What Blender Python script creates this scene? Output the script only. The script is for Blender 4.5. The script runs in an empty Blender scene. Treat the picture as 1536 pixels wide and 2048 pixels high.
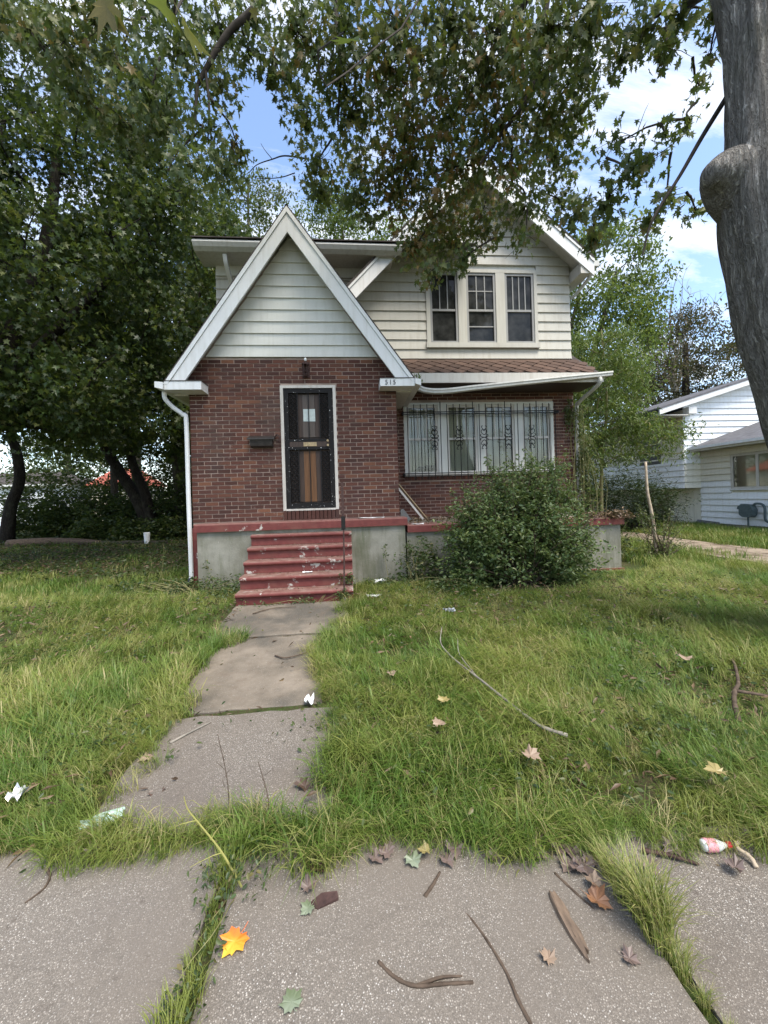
import bpy, math, random
import numpy as np
from mathutils import Vector, Matrix, Euler

random.seed(7); RNG = np.random.default_rng(11)
scene = bpy.context.scene
COL = scene.collection
PI = math.pi

# ------------------------------------------------------------------ camera
CAM_Z = 1.55
th, rl = math.radians(5.0), 0.03
R0 = Vector((math.cos(th), -math.sin(th), 0)); FW = Vector((math.sin(th), math.cos(th), 0)); U0 = Vector((0, 0, 1))
RT = R0*math.cos(rl) - U0*math.sin(rl); UP = U0*math.cos(rl) + R0*math.sin(rl)
cam_d = bpy.data.cameras.new('camera'); cam = bpy.data.objects.new('camera', cam_d); COL.objects.link(cam)
m3 = Matrix((RT, UP, -FW)).transposed()
cam.matrix_world = Matrix.Translation((0, 0, CAM_Z)) @ m3.to_4x4()
cam_d.sensor_fit = 'HORIZONTAL'; cam_d.sensor_width = 36; cam_d.lens = 800/1536*36
cam_d.shift_y = -31/1536
cam_d.clip_start = 0.05; cam_d.clip_end = 2000
scene.camera = cam

# ------------------------------------------------------------------ light
SUN_AZ, SUN_EL = math.radians(150), math.radians(60)      # azimuth measured from +Y (into the picture) towards +X
sun_d = bpy.data.lights.new('sun', 'SUN'); sun_d.energy = 2.5; sun_d.angle = math.radians(30); sun_d.color = (1.0, .93, .80)
sun = bpy.data.objects.new('sun', sun_d); COL.objects.link(sun)
sdir = Vector((math.sin(SUN_AZ)*math.cos(SUN_EL), math.cos(SUN_AZ)*math.cos(SUN_EL), math.sin(SUN_EL)))
sun.rotation_euler = sdir.to_track_quat('Z', 'Y').to_euler()
sun.location = sdir*60

world = bpy.data.worlds.new('World'); scene.world = world; world.use_nodes = True
wn = world.node_tree; wn.nodes.clear()
def wnode(t, **kw):
    n = wn.nodes.new(t)
    for k, v in kw.items(): setattr(n, k, v)
    return n
wout = wnode('ShaderNodeOutputWorld'); wbg = wnode('ShaderNodeBackground'); wbg.inputs['Strength'].default_value = 0.13
sky = wnode('ShaderNodeTexSky', sky_type='NISHITA', sun_disc=False, sun_elevation=SUN_EL, sun_rotation=SUN_AZ)
sky.air_density = 1.0; sky.dust_density = 1.2; sky.ozone_density = 1.2
tc = wnode('ShaderNodeTexCoord'); sep = wnode('ShaderNodeSeparateXYZ'); wn.links.new(tc.outputs['Generated'], sep.inputs[0])
zz = wnode('ShaderNodeMath', operation='ADD'); wn.links.new(sep.outputs['Z'], zz.inputs[0]); zz.inputs[1].default_value = .22
zm = wnode('ShaderNodeMath', operation='MAXIMUM'); wn.links.new(zz.outputs[0], zm.inputs[0]); zm.inputs[1].default_value = .05
dx = wnode('ShaderNodeMath', operation='DIVIDE'); wn.links.new(sep.outputs['X'], dx.inputs[0]); wn.links.new(zm.outputs[0], dx.inputs[1])
dy = wnode('ShaderNodeMath', operation='DIVIDE'); wn.links.new(sep.outputs['Y'], dy.inputs[0]); wn.links.new(zm.outputs[0], dy.inputs[1])
cmb = wnode('ShaderNodeCombineXYZ'); wn.links.new(dx.outputs[0], cmb.inputs[0]); wn.links.new(dy.outputs[0], cmb.inputs[1])
mp = wnode('ShaderNodeMapping'); wn.links.new(cmb.outputs[0], mp.inputs[0])
mp.inputs['Rotation'].default_value = (0, 0, math.radians(-35)); mp.inputs['Scale'].default_value = (1.0, 2.3, 1); mp.inputs['Location'].default_value = (.35, .2, 0)
cn = wnode('ShaderNodeTexNoise'); cn.inputs['Scale'].default_value = 1.9; cn.inputs['Detail'].default_value = 10; cn.inputs['Roughness'].default_value = .68; cn.inputs['Distortion'].default_value = .35
wn.links.new(mp.outputs[0], cn.inputs['Vector'])
cr = wnode('ShaderNodeValToRGB'); cr.color_ramp.elements[0].position = .44; cr.color_ramp.elements[1].position = .70
wn.links.new(cn.outputs['Fac'], cr.inputs[0])
mx = wnode('ShaderNodeMix', data_type='RGBA'); wn.links.new(cr.outputs[0], mx.inputs[0])
hs = wnode('ShaderNodeHueSaturation'); hs.inputs['Saturation'].default_value = 1.0; hs.inputs['Value'].default_value = 1.35; wn.links.new(sky.outputs[0], hs.inputs['Color']); wn.links.new(hs.outputs[0], mx.inputs[6]); mx.inputs[7].default_value = (5.4, 5.4, 5.4, 1)
wn.links.new(mx.outputs[2], wbg.inputs['Color']); wn.links.new(wbg.outputs[0], wout.inputs['Surface'])

scene.view_settings.view_transform = 'Standard'; scene.view_settings.look = 'None'
scene.view_settings.gamma = 1; scene.view_settings.use_curve_mapping = False
scene.view_settings.exposure = 1.15
scene.cycles.max_bounces = 8; scene.cycles.transparent_max_bounces = 8
scene.cycles.use_adaptive_sampling = True

# ------------------------------------------------------------------ helpers
WL = {}
class MB:
    def __init__(s): s.v = []; s.f = []
    def add(s, vs, fs):
        o = len(s.v); s.v += [tuple(map(float, p)) for p in vs]; s.f += [tuple(i+o for i in q) for q in fs]; return s
    def hexa(s, p):                                    # p: 4 bottom (ccw), 4 top
        return s.add(p, [(3, 2, 1, 0), (4, 5, 6, 7), (0, 1, 5, 4), (1, 2, 6, 5), (2, 3, 7, 6), (3, 0, 4, 7)])
    def box(s, x0, y0, z0, x1, y1, z1):
        return s.hexa([(x0, y0, z0), (x1, y0, z0), (x1, y1, z0), (x0, y1, z0), (x0, y0, z1), (x1, y0, z1), (x1, y1, z1), (x0, y1, z1)])
    def prism(s, poly, d):                             # poly: 3D points of one face, d: extrusion vector
        n = len(poly); q = [Vector(p)+Vector(d) for p in poly]
        return s.add(list(poly)+[tuple(p) for p in q], [tuple(range(n))[::-1], tuple(range(n, 2*n))]+[(i, (i+1) % n, n+(i+1) % n, n+i) for i in range(n)])
    def tube(s, pts, r, n=6, cap=True):
        pts = [Vector(p) for p in pts]; k = len(pts)
        if not hasattr(r, '__len__'): r = [r]*k
        vs = []; ref = None
        for i, p in enumerate(pts):
            t = (pts[min(i+1, k-1)]-pts[max(i-1, 0)])
            t = t.normalized() if t.length > 1e-9 else Vector((0, 0, 1))
            if ref is None: ref = Vector((0, 1, 0)) if abs(t.y) < .9 else Vector((1, 0, 0))
            a = (ref - t*ref.dot(t)).normalized(); b = t.cross(a); ref = a
            for j in range(n):
                w = 2*PI*j/n; vs.append(p+(a*math.cos(w)+b*math.sin(w))*r[i])
        fs = [(i*n+j, i*n+(j+1) % n, (i+1)*n+(j+1) % n, (i+1)*n+j) for i in range(k-1) for j in range(n)]
        if cap: fs += [tuple(range(n))[::-1], tuple(range((k-1)*n, k*n))]
        return s.add(vs, fs)
    def build(s, name, mt, parent=None, label=None, smooth=False, kind=None, origin=None):
        me = bpy.data.meshes.new(name)
        A = np.array(s.v); c = (A.min(0)+A.max(0))/2 if origin is None else np.array(origin, float)
        me.from_pydata((A-c).tolist(), [], s.f); me.materials.append(mt)
        if smooth: me.polygons.foreach_set('use_smooth', [True]*len(me.polygons))
        me.update()
        o = bpy.data.objects.new(name, me); COL.objects.link(o)
        put(o, c, parent)
        if label: o['label'] = label
        if kind: o['kind'] = kind
        return o
def put(o, c, parent=None):
    c = Vector(c); WL[o.name] = c
    if parent is not None: o.parent = parent; o.location = c-WL[parent.name]
    else: o.location = c
def tag(o, label, cat, group=None, kind=None):
    o['label'] = label; o['category'] = cat
    if group: o['group'] = group
    if kind: o['kind'] = kind
    return o
def thing(name, label, cat, loc, group=None):
    o = bpy.data.objects.new(name, None); COL.objects.link(o); o.empty_display_size = .2
    put(o, loc); return tag(o, label, cat, group)
def struct(o, label=None):
    o['kind'] = 'structure'
    if label: o['label'] = label
    return o
def piece(name, me, c, parent, rot=None, scale=None, kind=None):     # a part sharing mesh data
    o = bpy.data.objects.new(name, me); COL.objects.link(o); put(o, c, parent)
    if rot is not None: o.rotation_euler = rot
    if scale is not None: o.scale = scale
    if kind: o['kind'] = kind
    return o
def g(x, y):
    t = min(max((y-1.9)/3.6, 0), 1); return .155*t*t*(3-2*t)
def gn(y):
    t = np.clip((y-1.9)/3.6, 0, 1); return .155*t*t*(3-2*t)
def curve(pts, n=8):                                   # Catmull-Rom through points
    P = [Vector(p) for p in pts]; P = [P[0]*2-P[1]]+P+[P[-1]*2-P[-2]]; out = []
    for i in range(1, len(P)-2):
        for k in range(n):
            t = k/n; a, b, c, d = P[i-1:i+3]
            out.append(.5*((2*b)+(c-a)*t+(2*a-5*b+4*c-d)*t*t+(3*b-a-3*c+d)*t*t*t))
    return out+[P[-2]]

# ------------------------------------------------------------------ materials
class NT:
    def __init__(s, name):
        s.m = bpy.data.materials.new(name); s.m.use_nodes = True; s.t = s.m.node_tree; s.t.nodes.clear()
        s.out = s.n('ShaderNodeOutputMaterial')
    def n(s, t, ins=None, **kw):
        x = s.t.nodes.new(t)
        for k, v in kw.items(): setattr(x, k, v)
        for k, v in (ins or {}).items():
            i = x.inputs[k]
            if isinstance(v, bpy.types.NodeSocket): s.t.links.new(v, i)
            else: i.default_value = v
        return x
    def pos(s): return s.n('ShaderNodeNewGeometry').outputs['Position']
    def obj(s): return s.n('ShaderNodeTexCoord').outputs['Object']
    def rand(s): return s.n('ShaderNodeObjectInfo').outputs['Random']
    def attr(s, nm='rnd'): return s.n('ShaderNodeAttribute', attribute_name=nm).outputs['Fac']
    def mapping(s, v, scale=(1, 1, 1), rot=(0, 0, 0)): return s.n('ShaderNodeMapping', {'Vector': v, 'Scale': scale, 'Rotation': rot}).outputs[0]
    def noise(s, v, sc, det=4, rough=.55, dist=0): return s.n('ShaderNodeTexNoise', {'Vector': v, 'Scale': sc, 'Detail': det, 'Roughness': rough, 'Distortion': dist}).outputs['Fac']
    def vor(s, v, sc, out='Distance', feature='F1'): return s.n('ShaderNodeTexVoronoi', {'Vector': v, 'Scale': sc}, feature=feature).outputs[out]
    def ramp(s, f, stops, interp='LINEAR'):
        x = s.n('ShaderNodeValToRGB', {'Fac': f}); r = x.color_ramp; r.interpolation = interp
        while len(r.elements) < len(stops): r.elements.new(.5)
        for e, (p, c) in zip(r.elements, stops): e.position = p; e.color = (*c, 1) if len(c) == 3 else c
        return x.outputs[0]
    def gray(s, f, a, b, lo=0., hi=1.): return s.ramp(f, [(a, (lo,)*3), (b, (hi,)*3)])
    def mix(s, f, a, b, mode='MIX'):
        x = s.n('ShaderNodeMix', {0: f, 6: a if isinstance(a, bpy.types.NodeSocket) else (*a, 1), 7: b if isinstance(b, bpy.types.NodeSocket) else (*b, 1)}, data_type='RGBA', blend_type=mode)
        return x.outputs[2]
    def math(s, op, a, b=0.): return s.n('ShaderNodeMath', {0: a, 1: b}, operation=op).outputs[0]
    def bump(s, h, st=.3, d=.01): return s.n('ShaderNodeBump', {'Height': h, 'Strength': st, 'Distance': d}).outputs[0]
    def pbr(s, col, rough=.7, spec=.3, nrm=None, metal=0.):
        b = s.n('ShaderNodeBsdfPrincipled', {'Base Color': col if isinstance(col, bpy.types.NodeSocket) else (*col, 1), 'Roughness': rough, 'Specular IOR Level': spec, 'Metallic': metal})
        if nrm is not None: s.t.links.new(nrm, b.inputs['Normal'])
        s.t.links.new(b.outputs[0], s.out.inputs['Surface']); return s.m
    def leaf(s, col, tr=.45, rough=.5, gloss=.06):
        d = s.n('ShaderNodeBsdfDiffuse', {'Color': col}); t = s.n('ShaderNodeBsdfTranslucent', {'Color': s.mix(.35, col, (.16, .2, .02), 'MIX')})
        a = s.n('ShaderNodeMixShader', {0: tr, 1: d.outputs[0], 2: t.outputs[0]})
        gl = s.n('ShaderNodeBsdfGlossy', {'Color': (1, 1, 1, 1), 'Roughness': rough})
        b = s.n('ShaderNodeMixShader', {0: gloss, 1: a.outputs[0], 2: gl.outputs[0]})
        s.t.links.new(b.outputs[0], s.out.inputs['Surface']); return s.m

def simple(name, col, rough=.7, spec=.3, var=.25, sc=6., metal=0., bump=.1):
    t = NT(name); nz = t.noise(t.pos(), sc, 5)
    c = t.mix(t.gray(nz, .3, .7), tuple(x*(1-var) for x in col), tuple(min(1, x*(1+var)) for x in col))
    return t.pbr(c, rough, spec, t.bump(t.noise(t.pos(), sc*12, 3), bump, .004), metal)

def m_siding(name, base, dirt):
    t = NT(name); p = t.pos()
    st = t.noise(t.mapping(p, (9, 9, .8)), 1.6, 5, .6); bl = t.noise(p, 1.3, 4)
    c = t.mix(t.math('MULTIPLY', t.gray(st, .48, .75), .5), base, dirt)
    c = t.mix(t.math('MULTIPLY', t.gray(bl, .5, .75), .3), c, tuple(x*.8 for x in base))
    chip = t.gray(t.noise(p, 38, 3, .6), .70, .73)
    c = t.mix(t.math('MULTIPLY', chip, .5), c, (.28, .25, .2))
    return t.pbr(c, .55, .35, t.bump(t.noise(t.mapping(p, (4, 4, 30)), 8, 3), .08, .004))
M = {}
M['siding'] = m_siding('white_siding', (.56, .565, .525), (.42, .42, .36))
M['siding2'] = m_siding('shaded_cream_siding', (.46, .445, .39), (.33, .30, .24))  # creamier paint, also darkened to stand in for canopy shade on the upper wall
M['trim'] = m_siding('white_trim', (.66, .67, .665), (.45, .44, .40))
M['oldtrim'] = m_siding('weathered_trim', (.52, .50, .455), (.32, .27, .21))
M['gutter'] = m_siding('gutter_metal', (.52, .52, .49), (.30, .28, .23))
M['greywood'] = m_siding('grey_frame_wood', (.27, .27, .26), (.18, .17, .16))  # even dark grey of the upper window frames
M['jamb'] = m_siding('worn_jamb_paint', (.52, .49, .44), (.25, .22, .18))
M['nsiding'] = m_siding('neighbour_siding', (.74, .77, .78), (.55, .54, .48))
M['nbeige'] = m_siding('neighbour_beige_siding', (.66, .64, .54), (.5, .47, .38))

def brickmat(name, objrand):
    t = NT(name); p = t.pos(); r = t.rand() if objrand else t.attr()
    c = t.ramp(r, [(0, (.052, .025, .020)), (.3, (.084, .035, .026)), (.55, (.110, .045, .031)), (.75, (.064, .031, .027)), (.9, (.132, .056, .035)), (1, (.17, .076, .044))])
    n1 = t.noise(p, 55, 4, .65); c = t.mix(t.gray(n1, .35, .7, 0, .35), c, (.07, .035, .03))
    soot = t.noise(t.mapping(p, (1, 1, .5)), 1.7, 4); c = t.mix(t.math('MULTIPLY', t.gray(soot, .5, .7), .55), c, (.06, .045, .04))
    lime = t.noise(p, 9, 5, .7); c = t.mix(t.math('MULTIPLY', t.gray(lime, .62, .74), .4), c, (.36, .28, .24))
    return t.pbr(c, .85, .2, t.bump(t.noise(p, 160, 3), .4, .004))
M['brick'] = brickmat('brick_clay', True); M['brickf'] = brickmat('brick_clay_field', False)
t = NT('mortar'); p = t.pos(); M['mortar'] = t.pbr(t.mix(t.gray(t.noise(p, 2.2, 5), .35, .65), (.41, .32, .265), (.24, .185, .15)), .95, .1, t.bump(t.noise(p, 220, 2), .5, .004))

def redpaint(name, wear=.56):
    t = NT(name); p = t.pos()
    a = t.noise(p, 5.5, 8, .68); b = t.noise(p, 2.1, 3)
    red = t.mix(t.gray(t.noise(p, 14, 5), .3, .7), (.11, .025, .022), (.16, .041, .035))
    red = t.mix(t.math('MULTIPLY', t.gray(t.noise(p, 3.1, 5), .5, .72), .55), red, (.16, .07, .05))
    w = t.gray(t.math('ADD', t.math('MULTIPLY', a, .75), t.math('MULTIPLY', b, .25)), wear, wear+.03)
    up = t.n('ShaderNodeSeparateXYZ', {0: t.n('ShaderNodeNewGeometry').outputs['Normal']}).outputs['Z']
    dust = t.math('MULTIPLY', t.gray(up, .55, .95), t.gray(t.noise(p, 7, 6, .7), .38, .62, .25, .85))
    c = t.mix(w, red, (.40, .38, .34)); c = t.mix(dust, c, (.24, .17, .14))
    return t.pbr(c, .6, .35, t.bump(t.noise(p, 60, 5), .35, .006))
M['red'] = redpaint('red_step_paint', .575); M['redcap'] = redpaint('red_cap_paint', .60)

t = NT('foundation_concrete'); p = t.pos()
c = t.mix(t.gray(t.noise(p, 2.4, 6, .6), .35, .65), (.16, .155, .122), (.265, .258, .218))
c = t.mix(t.math('MULTIPLY', t.gray(t.noise(t.mapping(p, (5, 5, .7)), 1.4, 6, .65), .46, .68), .75), c, (.10, .11, .065))
c = t.mix(t.gray(t.noise(p, 26, 4, .7), .66, .72, 0, .6), c, (.55, .54, .5))
M['found'] = t.pbr(c, .9, .15, t.bump(t.noise(p, 30, 8, .7), .5, .012))

def walkmat(name, base, dark, stain):
    t = NT(name); p = t.pos()
    v1 = t.n('ShaderNodeTexVoronoi', {'Vector': p, 'Scale': 150.}); v2 = t.n('ShaderNodeTexVoronoi', {'Vector': p, 'Scale': 420.})
    hue = t.n('ShaderNodeSeparateColor', {0: v1.outputs['Color']}).outputs[0]; hue2 = t.n('ShaderNodeSeparateColor', {0: v2.outputs['Color']}).outputs[1]
    peb = t.ramp(hue, [(0, tuple(x*.35 for x in base)), (.3, tuple(x*.75 for x in base)), (.6, base), (.82, tuple(min(1, x*1.5) for x in base)), (.93, (.62, .60, .56)), (1, (.80, .78, .74))])
    v3 = t.n('ShaderNodeTexVoronoi', {'Vector': p, 'Scale': 72.}); h3 = t.n('ShaderNodeSeparateColor', {0: v3.outputs['Color']})
    big = t.ramp(h3.outputs[0], [(0, tuple(x*.4 for x in base)), (.4, tuple(x*.8 for x in base)), (.8, tuple(min(1, x*1.35) for x in base)), (1, (.72, .69, .64))])
    peb = t.mix(t.math('MULTIPLY', t.gray(h3.outputs[1], .55, .6), t.gray(v3.outputs['Distance'], .45, .6, 1, 0)), peb, big)
    fine = t.ramp(hue2, [(0, tuple(x*.5 for x in dark)), (.6, dark), (1, tuple(x*1.7 for x in dark))])
    edge = t.gray(t.math('ADD', v1.outputs['Distance'], t.math('MULTIPLY', t.noise(p, 60, 4, .7), .5)),   .34, .68)
    c = t.mix(edge, peb, fine)
    c = t.mix(t.math('MULTIPLY', t.gray(t.noise(p, 1.7, 6, .6), .42, .68), stain), c, (.10, .085, .075))
    c = t.mix(t.math('MULTIPLY', t.gray(t.noise(p, 4.5, 5, .6), .55, .72), .5*stain), c, (.075, .062, .05))
    c = t.mix(t.gray(t.noise(p, .9, 5, .65), .42, .66, 0, .55), c, (.13, .105, .08))
    c = t.mix(t.math('MULTIPLY', t.rand(), .35), c, tuple(x*.62 for x in base))
    wp = t.n('ShaderNodeVectorMath', {0: p, 1: t.n('ShaderNodeVectorMath', {0: t.n('ShaderNodeTexNoise', {'Vector': p, 'Scale': 5., 'Detail': 6.}).outputs['Color'], 'Scale': .35}, operation='SCALE').outputs[0]}, operation='ADD').outputs[0]
    crk = t.gray(t.n('ShaderNodeTexVoronoi', {'Vector': wp, 'Scale': 1.15}, feature='DISTANCE_TO_EDGE').outputs['Distance'], .002, .012, 1, 0)
    c = t.mix(t.math('MULTIPLY', crk, .12), c, (.045, .038, .03))
    sp = t.gray(t.noise(p, 17, 5, .7), .60, .72); c = t.mix(t.math('MULTIPLY', sp, .5), c, (.07, .055, .045))
    h = t.math('ADD', t.math('MULTIPLY', edge, -.8), t.math('MULTIPLY', t.noise(p, 300, 2), .4))
    return t.pbr(c, .88, .25, t.bump(h, .35, .005))
M['walk'] = walkmat('exposed_aggregate', (.43, .39, .34), (.125, .108, .09), .6)
t = NT('old_path_concrete'); p = t.pos()
c = t.mix(t.gray(t.noise(p, 3, 6, .65), .35, .65), (.135, .115, .09), (.225, .19, .15))
c = t.mix(t.math('MULTIPLY', t.gray(t.noise(p, 1.35, 4, .55), .46, .62), .8), c, (.075, .07, .06))
c = t.mix(t.math('MULTIPLY', t.gray(t.noise(p, 9, 6, .7), .52, .68), .5), c, (.13, .10, .075))
c = t.mix(t.gray(t.noise(p, 120, 3, .7), .6, .7, 0, .45), c, (.45, .42, .38))
M['path'] = t.pbr(c, .9, .2, t.bump(t.noise(p, 60, 7, .7), .6, .008))

t = NT('soil_ground'); p = t.pos()
c = t.mix(t.gray(t.noise(p, 2.3, 6, .6), .38, .62), (.045, .06, .018), (.075, .06, .035))
c = t.mix(t.gray(t.noise(p, 40, 5, .7), .45, .65), c, (.05, .085, .02))
M['soil'] = t.pbr(c, .95, .1, t.bump(t.noise(p, 45, 6, .7), .8, .03))
t = NT('dirt_drive'); p = t.pos()
c = t.mix(t.gray(t.noise(p, 3.3, 7, .65), .38, .62), (.13, .10, .07), (.33, .27, .205))
M['dirt'] = t.pbr(c, .95, .1, t.bump(t.noise(p, 50, 5, .7), .8, .02))

t = NT('shingle_mineral'); p = t.pos(); r = t.rand()
c = t.ramp(r, [(0, (.062, .043, .034)), (.5, (.086, .058, .045)), (1, (.118, .078, .059))])
c = t.mix(t.gray(t.noise(p, 260, 2, .7), .4, .65, 0, .6), c, (.09, .05, .035))
M['shingle'] = t.pbr(c, .9, .2, t.bump(t.noise(p, 300, 2), .4, .003))
M['roofdark'] = simple('dark_roof_shingle', (.06, .052, .048), .9, .2, .4, 4)
M['roofgrey'] = simple('grey_roof_shingle', (.115, .115, .125), .9, .2, .3, 6)
M['roofred'] = simple('red_roof', (.33, .10, .07), .85, .2, .3, 3)
M['iron'] = simple('black_iron', (.012, .0115, .0115), .6, .2, .3, 30, 0., .2)
M['rust'] = simple('rusty_iron', (.055, .03, .026), .75, .3, .45, 30, 0., .4)
t = NT('door_black_paint'); p = t.pos()
chip = t.gray(t.noise(p, 30, 3, .6), .66, .68)
M['doorblk'] = t.pbr(t.mix(chip, (.012, .0115, .0115), (.7, .69, .66)), .6, .15)
def wood(name, a, b, sc=(60, 60, 2.5)):
    t = NT(name); p = t.pos(); n1 = t.noise(t.mapping(p, sc), 1, 6, .6)
    return t.pbr(t.mix(t.gray(n1, .3, .7), a, b), .6, .35, t.bump(n1, .2, .003))
M['woodwarm'] = wood('varnished_wood', (.085, .038, .015), (.175, .083, .033))
M['woodgrey'] = wood('weathered_door_wood', (.055, .043, .036), (.115, .092, .077))
M['wooddark'] = wood('dark_door_wood', (.03, .02, .015), (.06, .038, .028))
M['barkwood'] = wood('rotten_wood', (.085, .06, .042), (.21, .15, .105), (60, 14, 14))
M['plank'] = wood('plank_wood', (.16, .11, .06), (.36, .27, .16), (20, 20, 3))
M['notice'] = simple('notice_paper', (.46, .52, .50), .8, .2, .1, 20)
M['brass'] = simple('tarnished_brass', (.32, .24, .13), .5, .5, .3, 30, .3)
M['mailbox'] = simple('rusty_black_mailbox', (.03, .025, .022), .55, .4, .5, 18, 0, .3)
M['paper'] = simple('white_paper', (.78, .79, .78), .7, .3, .08, 12)
M['black'] = simple('black_plastic', (.012, .012, .013), .4, .5, .2, 20)
M['meter'] = simple('meter_grey_green', (.075, .105, .11), .55, .4, .25, 14)
M['numeral'] = simple('black_numeral', (.012, .012, .012), .5, .4, .2, 20)
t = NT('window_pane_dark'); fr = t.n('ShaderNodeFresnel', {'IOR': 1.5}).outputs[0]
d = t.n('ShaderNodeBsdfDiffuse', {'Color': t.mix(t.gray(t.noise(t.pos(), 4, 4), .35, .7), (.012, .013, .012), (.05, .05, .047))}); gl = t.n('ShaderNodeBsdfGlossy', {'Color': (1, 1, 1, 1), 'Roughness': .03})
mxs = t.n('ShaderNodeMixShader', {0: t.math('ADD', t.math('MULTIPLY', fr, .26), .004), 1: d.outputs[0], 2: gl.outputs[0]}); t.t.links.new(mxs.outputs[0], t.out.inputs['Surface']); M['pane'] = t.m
t = NT('window_pane_clear'); fr = t.n('ShaderNodeFresnel', {'IOR': 1.45}).outputs[0]
tr = t.n('ShaderNodeBsdfTransparent', {'Color': (.86, .88, .86, 1)}); gl = t.n('ShaderNodeBsdfGlossy', {'Color': (1, 1, 1, 1), 'Roughness': .04})
mxs = t.n('ShaderNodeMixShader', {0: fr, 1: tr.outputs[0], 2: gl.outputs[0]}); t.t.links.new(mxs.outputs[0], t.out.inputs['Surface']); M['clear'] = t.m
t = NT('blind_fabric'); p = t.pos(); n1 = t.noise(t.mapping(p, (14, 14, .6)), 1.2, 4)
c = t.mix(t.gray(n1, .3, .7), (.40, .375, .285), (.52, .49, .385)); c = t.mix(t.gray(t.noise(p, 1.1, 3), .5, .7, 0, .5), c, (.24, .25, .22))
M['blind'] = t.pbr(c, .85, .1)

def barkmat(name, a, b, sc=1.):
    t = NT(name); p = t.pos()
    w = t.noise(p, 3*sc, 4); q = t.mapping(p, (1, 1, .10))
    q2 = t.n('ShaderNodeVectorMath', {0: q, 1: t.n('ShaderNodeCombineXYZ', {0: t.math('MULTIPLY', w, .16), 1: t.math('MULTIPLY', w, .16)}).outputs[0]}, operation='ADD').outputs[0]
    rg = t.noise(q2, 38*sc, 5, .65, .35); fine = t.noise(t.mapping(p, (1, 1, .4)), 80*sc, 5, .7)
    h = t.math('ADD', t.gray(rg, .40, .62), t.math('MULTIPLY', fine, .35))
    c = t.mix(t.gray(rg, .40, .58), a, b); c = t.mix(t.gray(fine, .4, .7, 0, .45), c, tuple(x*1.25 for x in b))
    c = t.mix(t.math('MULTIPLY', t.gray(t.noise(p, 2.5, 5), .52, .72), .4), c, (.13, .135, .09))
    return t.pbr(c, .92, .15, t.bump(h, 1.0, .05/sc))
M['bark'] = barkmat('maple_bark', (.125, .115, .104), (.38, .358, .33)); M['barkdark'] = barkmat('dark_bark', (.018, .015, .012), (.05, .042, .034))
M['barkmid'] = barkmat('grey_brown_bark', (.05, .042, .032), (.13, .115, .09)); M['twig'] = simple('twig_bark', (.085, .062, .045), .85, .2, .4, 25)
M['paletwig'] = simple('pale_dead_wood', (.42, .34, .25), .85, .2, .3, 14); M['branchdark'] = simple('branch_bark', (.045, .038, .032), .9, .15, .4, 12)
M['greytwig'] = simple('grey_bare_twig', (.21, .19, .16), .9, .15, .3, 12); M['greenstem'] = simple('green_brown_stem', (.16, .15, .065), .8, .25, .3, 14)

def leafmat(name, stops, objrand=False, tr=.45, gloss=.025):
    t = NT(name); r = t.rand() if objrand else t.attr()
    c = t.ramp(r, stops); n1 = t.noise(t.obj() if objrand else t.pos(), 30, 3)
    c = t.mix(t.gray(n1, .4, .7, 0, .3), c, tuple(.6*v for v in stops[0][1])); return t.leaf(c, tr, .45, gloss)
OVER = [(0, (.05, .08, .024)), (.4, (.085, .125, .034)), (.7, (.13, .155, .042)), (.92, (.18, .165, .05)), (1, (.25, .15, .05))]
M['over'] = leafmat('maple_leaf_overhead', OVER); M['overo'] = leafmat('maple_leaf_single', OVER, True)
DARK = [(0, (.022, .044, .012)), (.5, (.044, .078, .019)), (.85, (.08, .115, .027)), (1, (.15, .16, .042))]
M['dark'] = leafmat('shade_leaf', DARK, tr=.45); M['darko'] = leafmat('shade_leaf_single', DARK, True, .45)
M['bright'] = leafmat('bright_leaf', [(0, (.075, .125, .03)), (.5, (.12, .19, .04)), (1, (.20, .24, .06))], tr=.5)
M['midleaf'] = leafmat('mid_leaf', [(0, (.05, .08, .026)), (.5, (.085, .12, .036)), (1, (.14, .15, .05))], tr=.45)
M['shrub'] = leafmat('shrub_leaf', [(0, (.065, .12, .04)), (.5, (.125, .19, .06)), (.85, (.19, .24, .08)), (1, (.27, .29, .11))], tr=.45, gloss=.03)
M['hedge'] = leafmat('yew_leaf', [(0, (.018, .036, .016)), (1, (.04, .065, .024))], tr=.25)
M['cover'] = leafmat('ground_cover_leaf', [(0, (.035, .06, .02)), (.5, (.06, .10, .03)), (.9, (.11, .14, .045)), (1, (.2, .16, .06))], tr=.35)
M['litter'] = leafmat('dry_leaf_litter', [(0, (.07, .045, .03)), (.5, (.14, .09, .055)), (1, (.24, .17, .10))], tr=.2)
M['purple'] = leafmat('purple_bronze_leaf', [(0, (.045, .05, .03)), (.6, (.07, .065, .04)), (1, (.12, .075, .05))], tr=.4)

def grassmat(name, shift=0.):
    t = NT(name); r = t.rand(); p = t.pos()
    patch = t.math('ADD', t.noise(p, 1.1, 5, .62), shift)
    gc = t.ramp(r, [(0, (.065, .13, .018)), (.4, (.105, .195, .03)), (.72, (.16, .235, .046)), (.9, (.24, .255, .07)), (1, (.42, .36, .17))])
    yc = t.ramp(r, [(0, (.14, .20, .034)), (.5, (.22, .27, .054)), (.8, (.31, .31, .09)), (1, (.46, .39, .2))])
    c = t.mix(t.gray(patch, .46, .62), gc, yc); return t.leaf(c, .4, .5, .02)
M['grass'] = grassmat('lawn_grass'); M['dry_sunlit_grass'] = grassmat('yellow_grass', .12)  # yellow variety: dry grass, also used to colour in sunlight on the lawn
t = NT('tuft_grass'); M['tuftgrass'] = t.leaf(t.ramp(t.noise(t.pos(), 55, 2), [(.3, (.13, .20, .035)), (.5, (.27, .30, .075)), (.62, (.42, .38, .16))]), .4, .5, .03)
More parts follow.
